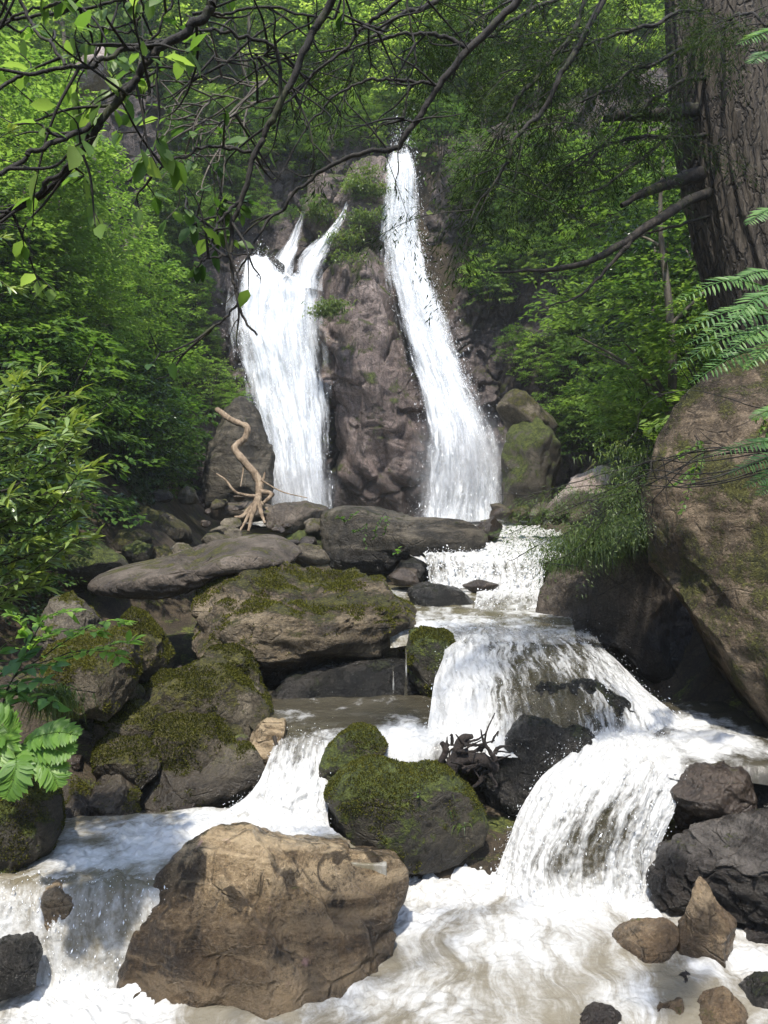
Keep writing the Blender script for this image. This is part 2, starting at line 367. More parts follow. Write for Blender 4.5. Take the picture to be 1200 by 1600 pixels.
# ------------------------------------------------------------------ rocks
def rock(name, label, cat, outline, Y, T, mat, sub=6, e=.72, rough=1., facet=9, seed=1, planes=(), shear=0., group=None, strat=None, crack=.6, smoothn=1.2, keep=.92, lump=1., tuft=None):
    if tuft is None: tuft = {'moss_covered_stone': .22, 'dark_mossy_stone': .16, 'moss_flecked_stone': .5, 'bank_stone': .6}.get(mat.name)
    pp = np.array(outline, float); mid = at(*((pp.max(0) + pp.min(0)) / 2), Y); fw = nrm(np.array([mid[0], mid[1], 0.])); lt = np.array([fw[1], -fw[0], 0.])
    pts = []
    for px, py in outline:
        ry = at(px, py, 1.); k_ = (mid @ fw) / (ry @ fw); w3 = ry * k_; pts.append([(w3 - mid) @ lt, w3[2]])
    pts = np.array(pts); c = (pts.max(0) + pts.min(0)) / 2; q = pts - c
    th = np.linspace(0, 2 * np.pi, 360, endpoint=False); r = np.zeros(360)
    for a, b in zip(q, np.roll(q, -1, 0)):                       # ray / edge
        dd = np.stack([np.cos(th), np.sin(th)], 1); s = b - a
        den = dd[:, 0] * s[1] - dd[:, 1] * s[0]; den = np.where(abs(den) < 1e-9, 1e-9, den)
        tt = (a[0] * s[1] - a[1] * s[0]) / den; uu = (a[0] * dd[:, 1] - a[1] * dd[:, 0]) / den
        r = np.where((uu >= -1e-6) & (uu <= 1 + 1e-6) & (tt > 0), np.maximum(r, tt), r)
    r[r == 0] = r[r > 0].min()
    k = np.exp(-.5 * (np.arange(-8, 9) / (smoothn * 2)) ** 2); k /= k.sum()
    r = np.convolve(np.concatenate([r[-8:], r, r[:8]]), k, 'valid')
    R = r.mean()
    V, Fc = ico(sub)
    s = np.hypot(V[:, 0], V[:, 2]); tv = V[:, 1]; ang = np.arctan2(V[:, 2], V[:, 0]) % (2 * np.pi)
    rr = np.interp(ang, np.append(th, 2 * np.pi), np.append(r, r[0]))
    psi = np.arctan2(s, np.abs(tv)); s2 = np.sin(psi) ** e; t2 = np.cos(psi) ** e * np.sign(tv)
    u = np.stack([s2 * np.cos(ang), t2, s2 * np.sin(ang)], 1)
    rng = np.random.default_rng(seed)
    pl = list(planes)
    for i in range(int(facet * 1.8)):
        n = nrm(rng.normal(size=3) * np.array([.75, 1., .75]) + np.array([0, -.55, .12])); pl.append((*n, rng.uniform(.74, .97)))
    for (a, b, cc, dd) in pl:
        n = nrm(np.array([a, b, cc])); ex = np.maximum(0, u @ n - dd); u = u - n * (ex * keep)[:, None]
    S3 = np.stack([rr, np.full_like(rr, T), rr], 1)
    p = u * S3
    nd = nrm(u / S3)
    w_ = np.array([mid[0], mid[1], c[1]]); pw = p + w_
    q_ = pw / R + seed * 3.7
    wob = q_ + .3 * np.stack([fbm(q_ * 1.3, 2, 40 + i) for i in range(3)], 1)
    amp = R * rough
    dsp = lump * amp * (.085 * fbm(q_ * 1.1, 4, seed) + .05 * ridged(wob * 2.2, 5, seed + 3)) + amp * .026 * fbm(q_ * 7, 4, seed + 5) + amp * .016 * ridged(q_ * 15, 3, seed + 9)
    if crack:
        f1, f2, cid = worley(wob * np.array([1.0, 1.0, 1.5]) * 1.15, seed)
        dsp += amp * crack * (-.05 * np.exp(-(f2 - f1) * 26) + .13 * (cid - .5) * sstep(0, .06, f2 - f1))
        f1, f2, cid = worley(wob * np.array([1.0, 1.0, 1.6]) * 3.1 + 5, seed + 1)
        dsp += amp * crack * (-.012 * np.exp(-(f2 - f1) * 20) + .05 * (cid - .5) * sstep(0, .08, f2 - f1))
    if strat:
        ax, fq, am = strat; ph = (q_ @ nrm(np.array(ax, float))) * fq + 1.1 * fbm(q_ * 1.1, 3, seed + 21)
        saw = ph - np.floor(ph); dsp += amp * am * (sstep(0, .7, saw) - sstep(.8, 1., saw) - .5) * (.55 + .6 * gnoise(q_ * 1.7, seed + 31))
    p = p + nd * dsp[:, None]
    for ax_i in (0, 1):                                   # facets must not shrink the outline
        col_ = 0 if ax_i == 0 else 2; lo, hi = p[:, col_].min(), p[:, col_].max(); a_, b_ = q[:, ax_i].min(), q[:, ax_i].max()
        p[:, col_] = a_ + (p[:, col_] - lo) / (hi - lo) * (b_ - a_)
    base = np.array([mid[0], mid[1], c[1] + p[:, 2].min()]) + lt * c[0]
    p[:, 2] -= p[:, 2].min()
    p = p[:, 0:1] * lt + p[:, 1:2] * fw + p[:, 2:3] * np.array([0, 0, 1.])
    me = mesh(name, p, Fc, mat)
    o = obj(name, me, base, label=label, cat=cat, group=group)
    if tuft and Y < 8.6:
        N_ = np.zeros(len(p) * 3); me.vertices.foreach_get('normal', N_); N_ = N_.reshape(-1, 3)
        A_ = p[Fc]; ar = np.linalg.norm(np.cross(A_[:, 1] - A_[:, 0], A_[:, 2] - A_[:, 0]), axis=1)
        kk = N_[Fc].mean(1)[:, 2] * .55 + .9 * fbm((A_.mean(1) + base) * 3.1, 3, 61) + .25 * fbm((A_.mean(1) + base) * 14, 2, 62)
        wgt = ar * sstep(tuft - .12, tuft + .25, kk); nT = int(min(26000, wgt.sum() * 14000))
        fi = rng.choice(len(Fc), nT, p=wgt / wgt.sum()); bc = rng.dirichlet((1, 1, 1), nT)
        pp_ = (A_[fi] * bc[:, :, None]).sum(1); nn = nrm(N_[Fc[fi]].mean(1))
        axm = nrm(nn * .9 + rng.normal(0, .55, (nT, 3))); lm = .013 * rng.uniform(.5, 1.6, nT) * (Y / 6.)
        Vm, Fm = leaf2(pp_ - nn * .002, axm, np.cross(axm, rng.normal(size=(nT, 3))), lm, lm * .5)
        obj('moss', mesh('moss', Vm, Fm, lf_moss, {'rnd': np.repeat(rng.uniform(0, 1, nT), 4)}, smooth=False), parent=o, kind='stuff')
    return o

def leaf2(pos, axis, nor, L, Wd, fold=.2):
    """cheap folded leaf of two triangles, for foliage further off"""
    axis = nrm(axis); b = nrm(np.cross(axis, nor)); n = np.cross(b, axis)
    L = L[:, None]; W = Wd[:, None] * .5
    V = np.stack([pos, pos + axis * L * .42 + b * W + n * W * fold, pos + axis * L, pos + axis * L * .42 - b * W + n * W * fold], 1).reshape(-1, 3)
    f = np.array([[0, 1, 2], [0, 2, 3]])
    return V, (f[None] + 4 * np.arange(len(pos))[:, None, None]).reshape(-1, 3)

lf_moss = mat_leaf('moss_tuft', [(.02, .022, .004), (.06, .062, .01), (.13, .125, .022)], .3, rough=.8, spec=.1)
MOSSY = ((.022, .022, .006), (.075, .070, .014))
m_tan = mat_rock('tan_boulder_stone', [(.05, .033, .017), (.19, .132, .070), (.37, .285, .175)], moss=.10, rough=.32, scale=1.0, bump=.8, wet=-2.34, streak=.95, slant=.55, mosscol=((.018, .02, .007), (.05, .05, .013)), patch=((.38, .25, .23), .63), band=(.75, .2, .5))
m_tanlow = mat_rock('tan_cobble_stone', [(.05, .033, .018), (.15, .10, .055), (.27, .20, .12)], moss=.08, rough=.35, scale=1.4, bump=.8, wet=-2.72, streak=.6, slant=.55, band=(.75, .2, .4))
m_mossdark = mat_rock('dark_mossy_stone', [(.018, .015, .01), (.042, .035, .023), (.085, .07, .045)], moss=.56, rough=.6, scale=1.2, bump=.7, wet=-2.55, mosscol=((.018, .024, .006), (.062, .075, .013)))
m_wet = mat_rock('wet_black_stone', [(.006, .006, .005), (.018, .017, .014), (.06, .054, .046)], moss=.2, rough=.2, scale=1.4, bump=1., mosscol=((.012, .015, .005), (.03, .034, .01)))
m_wetbrown = mat_rock('wet_brown_stone', [(.016, .011, .008), (.045, .033, .024), (.10, .075, .055)], moss=.08, rough=.28, scale=1.2, bump=.6, wet=-2.2)
m_mid = mat_rock('moss_flecked_stone', [(.034, .024, .013), (.10, .074, .042), (.215, .168, .105)], moss=.32, rough=.5, scale=.8, bump=.9, wet=-1.72, mosscol=MOSSY, streak=.6, slant=.3, band=(-.25, .35, .45))
m_moss = mat_rock('moss_covered_stone', [(.035, .027, .016), (.085, .068, .042), (.17, .14, .095)], moss=.47, rough=.8, scale=1., bump=.8, wet=-2.1, mosscol=((.022, .021, .005), (.072, .066, .013)))
m_bank = mat_rock('bank_stone', [(.04, .032, .022), (.10, .082, .056), (.20, .17, .12)], moss=.28, rough=.75, scale=1.3, bump=.7, wet=-2.1, mosscol=MOSSY)
m_big = mat_rock('overhang_stone', [(.045, .032, .019), (.125, .089, .054), (.23, .175, .115)], moss=.60, rough=.8, scale=1.0, bump=.85, wet=-1.75, speck=.5, mosscol=((.03, .03, .008), (.085, .082, .02)), streak=.45, slant=.5, mossup=.1, band=(.85, .3, .4))
m_grey = mat_rock('grey_brown_stone', [(.035, .027, .02), (.085, .066, .048), (.16, .13, .10)], moss=.2, rough=.6, scale=1.1, bump=.7, wet=-1.5, mosscol=MOSSY)
m_pillar = mat_rock('purple_brown_stone', [(.06, .043, .037), (.165, .122, .106), (.29, .23, .20)], moss=.44, rough=.55, scale=.7, bump=1., wet=.3, streak=.6, mossup=.4, mosscol=((.03, .04, .01), (.10, .12, .025)))
m_pale = mat_rock('pale_stone', [(.16, .12, .10), (.30, .245, .21), (.44, .39, .35)], moss=.1, rough=.7, scale=1.2, bump=.6)

m_slabrock = mat_rock('weathered_slab_stone', [(.018, .015, .010), (.05, .041, .028), (.13, .11, .08)], moss=.36, rough=.6, scale=1.1, bump=1., wet=-1.0, streak=.5, band=(.1, .3, .4), mosscol=((.02, .024, .006), (.06, .065, .014)), mossup=.3)
m_slab = mat_rock('dark_slab_stone', [(.012, .010, .008), (.038, .031, .025), (.13, .115, .10)], moss=.12, rough=.42, scale=1.3, bump=1., wet=-2.4, streak=.2, band=(-.35, .3, .6))
RK = 'boulders in the stream'
rock('boulder', 'big tan boulder streaked dark and pinkish at its foot, in the front of the stream', 'boulder',
     [(345, 1310), (310, 1320), (274, 1354), (244, 1384), (222, 1424), (205, 1470), (192, 1520), (182, 1570), (190, 1620), (300, 1640), (430, 1640), (530, 1600), (578, 1550), (604, 1490), (626, 1430), (644, 1376), (624, 1350), (572, 1338), (505, 1334), (440, 1326), (390, 1314)],
     4.65, .66, m_tan, sub=7, seed=3, e=.86, facet=3, planes=[(-.35, -.70, .62, .56), (.46, -.70, .54, .56), (.1, -.55, .83, .74)], crack=.3, strat=((.80, .1, .58), 2.1, .09), smoothn=.8, rough=.85)
rock('boulder', 'round boulder capped with green moss between the two lower cascades', 'boulder',
     [(512, 1222), (530, 1200), (560, 1190), (600, 1184), (650, 1184), (700, 1200), (740, 1234), (762, 1280), (756, 1312), (722, 1338), (690, 1350), (640, 1352), (590, 1345), (530, 1330), (505, 1290), (504, 1250)],
     5.72, .42, m_mossdark, sub=6, seed=12, e=.85, facet=5, rough=.75, planes=[(0, -.3, .95, .82)], crack=.25)
rock('boulder', 'smooth dark wet boulder at the foot of the domed cascade', 'boulder',
     [(752, 1170), (772, 1132), (808, 1113), (850, 1123), (880, 1143), (915, 1143), (936, 1167), (905, 1195), (865, 1225), (835, 1260), (800, 1300), (765, 1300), (752, 1260), (745, 1205)],
     6.2, .34, m_wet, sub=6, seed=21, facet=9, rough=1., crack=.9)
rock('boulder', 'black rock showing through the falling water of the domed cascade', 'boulder',
     [(788, 1100), (798, 1052), (840, 1040), (870, 1062), (930, 1062), (985, 1090), (1008, 1140), (985, 1170), (920, 1190), (850, 1190), (790, 1170)],
     6.76, .5, m_wet, sub=6, seed=25, facet=8, rough=1., crack=.8)
rock('boulder', 'huge brown overhanging boulder beneath the conifer trunk', 'boulder',
     [(998, 700), (1010, 655), (1040, 605), (1075, 570), (1120, 540), (1180, 530), (1300, 530), (1480, 640), (1500, 1000), (1420, 1340), (1250, 1280), (1195, 1214), (1150, 1166), (1105, 1114), (1076, 1058), (1052, 1000), (1036, 930), (1020, 860), (1010, 800), (1000, 740)],
     6.6, 1.15, m_big, sub=7, seed=31, facet=7, rough=.5, crack=.5, planes=[(-.72, -.25, -.65, .53), (-.62, -.75, .3, .56), (-.2, -.97, .05, .68), (-.3, -.5, .8, .72)], e=.55, smoothn=.6, strat=((.8, .2, .55), 2.4, .05))
rock('boulder', 'dark brown boulder with a notch, right of the stream beneath hanging grass', 'boulder',
     [(845, 905), (865, 880), (905, 860), (960, 820), (1020, 805), (1085, 880), (1110, 1000), (1110, 1090), (1040, 1085), (985, 1050), (940, 1010), (885, 992), (850, 978), (838, 935)],
     9.1, .9, m_grey, sub=6, seed=37, facet=8, rough=.8, crack=.7, planes=[(-.5, -.75, .1, .7)])
rock('boulder', 'broad moss flecked boulder with a dark cave under it, left of the stream', 'boulder',
     [(385, 882), (420, 885), (480, 890), (550, 896), (598, 906), (622, 936), (662, 972), (638, 1012), (628, 1040), (585, 1044), (540, 1040), (495, 1060), (460, 1085), (425, 1096), (392, 1078), (358, 1050), (312, 1014), (298, 995), (306, 970), (298, 945), (308, 915), (345, 893)],
     8.35, 1.0, m_mid, sub=7, seed=44, facet=7, rough=.85, crack=.7, e=.62, planes=[(.1, -.42, .9, .52), (.45, -.85, -.3, .72), (0, -.75, -.7, .66)], strat=((.25, -.45, .85), 2.2, .13), keep=.85)
rock('boulder', 'small mossy boulder dripping into the cave pool beside the domed cascade', 'boulder',
     [(640, 990), (660, 977), (690, 980), (715, 1000), (712, 1030), (700, 1060), (690, 1110), (660, 1110), (640, 1060), (634, 1020)],
     7.7, .35, m_mossdark, sub=5, seed=47, facet=6, rough=.8)
rock('boulder', 'dark flat topped slab in front of the plunge pool with weeds on its face', 'boulder',
     [(498, 830), (512, 800), (545, 790), (600, 791), (660, 796), (715, 806), (762, 832), (758, 858), (700, 864), (665, 872), (620, 890), (560, 896), (515, 884), (500, 862)],
     12.6, .75, m_slabrock, sub=6, seed=52, facet=5, rough=.7, e=.55, planes=[(.05, -.2, .98, .66), (0, -1, -.25, .75)], crack=.4)
rock('boulder', 'long low slab like a fallen log, mossy, above the cave', 'boulder',
     [(140, 912), (150, 900), (200, 888), (250, 878), (300, 862), (350, 846), (400, 838), (440, 836), (468, 856), (470, 872), (440, 876), (400, 882), (350, 890), (300, 916), (250, 930), (190, 928), (150, 924)],
     9.35, 1.05, m_grey, sub=6, seed=57, facet=3, rough=.6, e=.7, strat=((.1, -.3, .95), 3.6, .22), planes=[(0, -.35, .95, .6)], crack=.3)
# left bank: a pile of moss covered boulders
MB = 'mossy boulders piled on the left bank'
for i, (lab, ol, Y, T, mt) in enumerate([
    ('humped moss covered boulder, topmost of the left bank pile', [(225, 1092), (258, 1052), (308, 1036), (350, 1044), (398, 1080), (412, 1105), (400, 1150), (372, 1165), (335, 1150), (290, 1150), (240, 1120)], 6.9, .5, m_moss),
    ('rounded mossy boulder at the front corner of the left bank pile', [(240, 1150), (262, 1122), (300, 1108), (330, 1110), (368, 1142), (374, 1166), (340, 1196), (290, 1225), (250, 1232), (232, 1195)], 6.45, .42, m_moss),
    ('square edged mossy block left of the front corner boulder', [(150, 1178), (172, 1150), (220, 1143), (244, 1163), (246, 1188), (218, 1215), (200, 1230), (168, 1222), (150, 1200)], 6.2, .36, m_moss),
    ('flat mossy slab leaning behind the square edged block', [(150, 1165), (156, 1124), (198, 1096), (250, 1098), (268, 1116), (250, 1145), (200, 1156)], 6.5, .34, m_moss),
    ('small mossy knob behind the humped boulder', [(318, 1040), (330, 1020), (360, 1012), (388, 1032), (402, 1066), (380, 1090), (340, 1076)], 7.3, .3, m_moss),
    ('wide boulder furred with thick moss under the leafy seedling', [(72, 1035), (92, 1012), (125, 1000), (165, 992), (208, 996), (213, 1028), (204, 1062), (172, 1096), (110, 1120), (78, 1090)], 6.4, .5, m_moss),
    ('upright pointed boulder leaning beside the cave mouth', [(188, 985), (208, 958), (226, 964), (250, 998), (268, 1026), (256, 1052), (228, 1072), (200, 1050)], 7.2, .32, m_moss),
    ('wedge of mossy stone among rubble below the pointed boulder', [(160, 1090), (182, 1066), (205, 1058), (222, 1078), (205, 1104), (170, 1110)], 6.7, .22, m_moss),
    ('long dark sloping rock at the foot of the left bank pile', [(214, 1254), (262, 1205), (330, 1180), (386, 1160), (400, 1200), (360, 1235), (300, 1262), (240, 1305), (206, 1300)], 6.2, .4, m_bank),
    ('brown broken rock at the edge of the left pool', [(130, 1270), (150, 1235), (190, 1215), (215, 1240), (210, 1290), (180, 1312), (140, 1305)], 5.85, .3, m_bank),
    ('dull boulder sloping up behind the leafy seedling', [(60, 985), (80, 945), (110, 930), (140, 955), (160, 1000), (110, 1020), (70, 1010)], 7.6, .4, m_bank),
]):
    oc = np.array(ol, float); om = (oc.max(0) + oc.min(0)) / 2; ol = (om + (oc - om) * np.array([1.16, 1.10])).tolist()
    rock('boulder', lab, 'boulder', ol, Y, T * 1.1, mt, sub=6, e=.62, seed=60 + i, facet=9, rough=.9, group=MB, crack=.6, planes=[(-.1, -.5, .86, .72)])
for i, (lab, ol, Y, T, mt) in enumerate([
    ('angular mossy rock with a flat sloping top below the ivy bank', [(186, 836), (205, 805), (230, 790), (262, 806), (300, 828), (302, 850), (270, 856), (230, 842)], 13., .6, m_moss),
    ('low yellow mossed hump left of the dark cube rock', [(172, 850), (185, 832), (215, 826), (238, 840), (236, 856), (200, 866), (178, 864)], 11.8, .35, m_moss),
    ('dark cube shaped rock above the long slab', [(188, 872), (190, 852), (214, 844), (240, 850), (240, 878), (212, 888)], 11.3, .35, m_mossdark),
    ('pale mossy rock right of the dark cube rock', [(238, 856), (258, 850), (275, 864), (272, 880), (250, 884), (238, 876)], 11.5, .3, m_moss),
    ('small tan rock resting on the long slab', [(265, 856), (275, 848), (292, 850), (298, 868), (280, 874), (266, 868)], 11.6, .25, m_bank),
    ('blocky brown rock beneath the bleached root', [(314, 842), (322, 832), (350, 832), (368, 842), (372, 858), (345, 862), (318, 860)], 12., .35, m_bank),
    ('dark rounded boulder left of the long slab', [(95, 880), (110, 850), (150, 842), (190, 870), (205, 895), (170, 910), (120, 915)], 10.4, .5, m_mossdark),
    ('brown ledge rock with roots over it beside the left fall', [(325, 795), (340, 785), (400, 782), (430, 790), (425, 812), (370, 818), (330, 812)], 15., .6, m_grey),
    ('dark ledge rock under the left fall, right of the bleached root', [(412, 800), (430, 788), (480, 782), (516, 790), (518, 812), (500, 840), (450, 838), (416, 825)], 14.2, .7, m_grey),
    ('dark block in the shadow left of the flat topped slab', [(440, 835), (480, 825), (512, 840), (520, 880), (470, 884), (444, 866)], 13.2, .5, m_mossdark),
    ('grey boulder standing against the left side of the fall', [(315, 760), (322, 700), (345, 645), (380, 620), (410, 648), (424, 700), (430, 760), (424, 800), (360, 805), (320, 795)], 17.5, .9, m_slabrock),
    ('small dark rock poking from the cascade beside the slab', [(610, 900), (622, 876), (650, 872), (672, 890), (668, 910), (630, 914)], 11.9, .3, m_wet),
    ('knobbly wet rock at the left edge of the upper step', [(605, 900), (625, 886), (655, 890), (655, 912), (620, 916)], 11.3, .25, m_wetbrown),
    ('flat black ledge with water trickling over its lip', [(636, 918), (680, 910), (725, 925), (742, 945), (735, 968), (690, 972), (650, 950)], 10., .4, m_wet),
    ('thin brown rock breaking the surface of the upper step', [(722, 915), (750, 905), (780, 914), (775, 926), (740, 926)], 10.9, .14, m_wetbrown),
    ('rounded brown rock beyond the right end of the slab', [(738, 830), (750, 812), (772, 806), (786, 822), (778, 844), (750, 846)], 14.5, .4, m_wetbrown),
    ('pinkish grey pale rock on the earthy slope right of the fall', [(855, 792), (868, 770), (900, 740), (935, 726), (965, 730), (958, 764), (920, 780), (885, 800), (860, 806)], 12.6, .6, m_pale),
    ('wet grey boulder at the right foot of the right fall', [(786, 800), (782, 720), (795, 675), (830, 650), (866, 675), (880, 730), (870, 790), (830, 815)], 20.5, 1., m_mossdark),
    ('mossy ledge above the wet grey boulder, right of the fall', [(775, 640), (800, 610), (840, 625), (872, 668), (855, 700), (800, 690)], 21., .9, m_moss),
    ('rounded wet brown rock beside the lip of the lower cascade', [(1048, 1232), (1078, 1200), (1130, 1194), (1172, 1214), (1185, 1285), (1110, 1300), (1060, 1292)], 5.6, .3, m_wetbrown),
    ('black wet rock in the gap under the huge overhanging boulder', [(1120, 1212), (1160, 1185), (1230, 1170), (1300, 1230), (1260, 1300), (1160, 1290)], 5.9, .35, m_wet),
    ('dark rock behind the cave pool in the deepest shade', [(420, 1090), (470, 1050), (560, 1035), (650, 1030), (690, 1080), (690, 1135), (560, 1130), (440, 1130)], 7.75, .45, m_wet),
    ('mossy rock with a bleached edge in the middle of the left channel', [(492, 1215), (505, 1180), (530, 1152), (560, 1136), (590, 1142), (606, 1168), (585, 1200), (540, 1240), (500, 1250)], 5.98, .2, m_mossdark),
    ('tan block at the head of the left channel, twig leaning on it', [(384, 1210), (388, 1150), (412, 1122), (446, 1122), (452, 1165), (446, 1210), (410, 1240)], 6.3, .24, m_tan),
    ('pointed tan rock standing in the froth at the right', [(1094, 1378), (1108, 1392), (1122, 1422), (1152, 1450), (1148, 1478), (1140, 1510), (1070, 1515), (1050, 1492), (1060, 1460), (1074, 1418)], 4.68, .17, m_tanlow),
    ('low brown rock half under water left of the pointed rock', [(936, 1500), (945, 1460), (985, 1438), (1040, 1432), (1066, 1450), (1050, 1500), (990, 1530)], 4.76, .22, m_tanlow),
    ('dark brown rock behind the pointed rock', [(1120, 1440), (1150, 1415), (1230, 1405), (1280, 1450), (1220, 1485), (1140, 1480)], 4.95, .25, m_wetbrown),
    ('round brown cobble at the bottom of the front pool', [(892, 1610), (898, 1578), (925, 1561), (960, 1566), (984, 1596), (975, 1640), (910, 1640)], 4.04, .16, m_wetbrown),
    ('dark streaming cobble near the right corner', [(1142, 1535), (1160, 1508), (1200, 1502), (1240, 1530), (1210, 1570), (1150, 1565)], 4.28, .14, m_wet),
    ('tan cobble awash right of the round brown cobble', [(1010, 1580), (1030, 1548), (1065, 1550), (1078, 1590), (1040, 1615)], 4.14, .14, m_tanlow),
    ('low tan cobble awash near the right corner', [(1075, 1590), (1090, 1552), (1130, 1540), (1165, 1570), (1170, 1610), (1100, 1630)], 4.1, .18, m_tanlow),
    ('flat rock awash below the pointed rock', [(990, 1545), (1010, 1520), (1070, 1512), (1105, 1530), (1080, 1555), (1010, 1560)], 4.42, .16, m_wetbrown),
    ('tan rock splitting the left cascade', [(58, 1440), (70, 1395), (92, 1380), (118, 1398), (126, 1440), (118, 1500), (80, 1510)], 4.55, .16, m_tanlow),
    ('dark wet rock at the foot of the left cascade', [(-30, 1490), (10, 1468), (50, 1460), (68, 1490), (60, 1540), (-20, 1560)], 4.22, .15, m_wet),
    ('black rock behind the falling water of the left cascade', [(120, 1480), (150, 1430), (200, 1425), (225, 1490), (215, 1580), (150, 1590)], 4.9, .3, m_wet),
    ('dark mossy bank block under the fern', [(-80, 1190), (0, 1172), (60, 1186), (104, 1200), (100, 1262), (60, 1320), (44, 1385), (0, 1450), (-90, 1480)], 5.0, .4, m_mossdark),
    ('dark broken rock at the back of the left pool', [(60, 1330), (85, 1270), (120, 1220), (150, 1240), (150, 1300), (100, 1335)], 5.7, .28, m_bank),
]):
    rock('boulder', lab, 'boulder', ol, Y, T, mt, sub=5 if Y > 9 else 6, seed=90 + i, facet=8, rough=.9, crack=.6, group=RK)
rock('boulder', 'dark slanting slab right of the lower cascade with pale lines', 'boulder', [(1004, 1366), (1030, 1318), (1082, 1284), (1132, 1268), (1230, 1256), (1310, 1310), (1300, 1440), (1160, 1430), (1080, 1420), (1022, 1405)],
     5.15, .45, m_slab, sub=7, seed=141, facet=9, rough=.9, crack=.9, e=.6, strat=((.30, -.25, .92), 4.2, .10), planes=[(-.3, -.6, .74, .6)], group=RK, smoothn=.6)
# rock standing between the two falls
rock('boulder', 'tall purple brown rock standing between the two waterfalls', 'boulder',
     [(485, 470), (492, 430), (515, 395), (560, 386), (600, 396), (622, 430), (632, 500), (650, 580), (672, 660), (684, 740), (690, 840), (500, 840), (512, 740), (505, 640), (508, 560), (488, 510)],
     23.5, 1.5, m_pillar, sub=7, seed=71, facet=12, rough=.7, crack=1.2, e=.5, smoothn=1.2, strat=((.7, -.4, .6), 2.2, .2), lump=.7)
rock('boulder', 'upper knob of rock with grass between the tops of the falls', 'boulder',
     [(500, 330), (540, 268), (575, 245), (612, 250), (608, 330), (604, 400), (560, 410), (505, 405)],
     24.9, 1.2, m_pillar, sub=6, seed=75, facet=10, rough=.8, crack=.9)
rock('boulder', 'square brown crag above the left waterfall', 'boulder',
     [(470, 340), (480, 285), (500, 268), (540, 270), (548, 300), (530, 345), (500, 380)],
     25., 1.1, m_pillar, sub=6, seed=77, facet=10, rough=.8, crack=.9)
rock('boulder', 'dark fang of rock splitting the head of the left waterfall', 'boulder',
     [(424, 410), (432, 405), (446, 416), (452, 440), (446, 462), (432, 440)],
     22.95, .25, m_wet, sub=5, seed=79, facet=6, rough=.6)
rock('boulder', 'sunlit pale outcrop high among the trees at upper left', 'boulder',
     [(105, 130), (120, 100), (160, 80), (170, 95), (165, 140), (130, 145)],
     19., .6, m_pale, sub=5, seed=80, facet=8, rough=.8)

# ------------------------------------------------------------------ water
def onz(px, py, z):
    u, v = (px - 600) / F, (800 - py) / F
    dy, dz = CP - v * SP, SP + v * CP
    k = z / dz
    return np.array([u * k, dy * k, z])

w_pool = mat_water('stream_water', su=3.2, sv=2.2, soft=.2, bump=.5)
w_low = mat_water('front_water', body=(.17, .15, .11), su=5.5, sv=1.5, soft=.26, bump=.5, white=(.62, .615, .59))
w_left = mat_water('side_water', body=(.14, .12, .08), su=3.4, sv=2.2, soft=.25, bump=.5, white=(.62, .615, .59))
w_dark = mat_water('shade_tinted_water', body=(.05, .044, .03), su=3.2, sv=2.2, soft=.22, bump=.5)  # cave shade over the middle pool is put into its darker body colour
w_casc = mat_water('cascade_water', su=11., sv=2.4, soft=.22, alpha=True, gap=.35, bump=.55, white=(.62, .615, .59))
w_fall = mat_water('falling_water', gr=5., su=4.2, sv=.42, soft=.40, alpha=True, gap=.0, white=(.9, .92, .94), bump=.12)
w_spray = mat_plain('spray_drops', (.86, .88, .9), .25, .6)

def resample(row, n):
    row = np.asarray(row, float); s = np.append(0, np.cumsum(np.linalg.norm(np.diff(row, axis=0), axis=1)))
    fine = crom(row, 120); sf = np.append(0, np.cumsum(np.linalg.norm(np.diff(fine, axis=0), axis=1)))
    t = np.linspace(0, sf[-1], n); return np.stack([np.interp(t, sf, fine[:, i]) for i in range(row.shape[1])], 1)

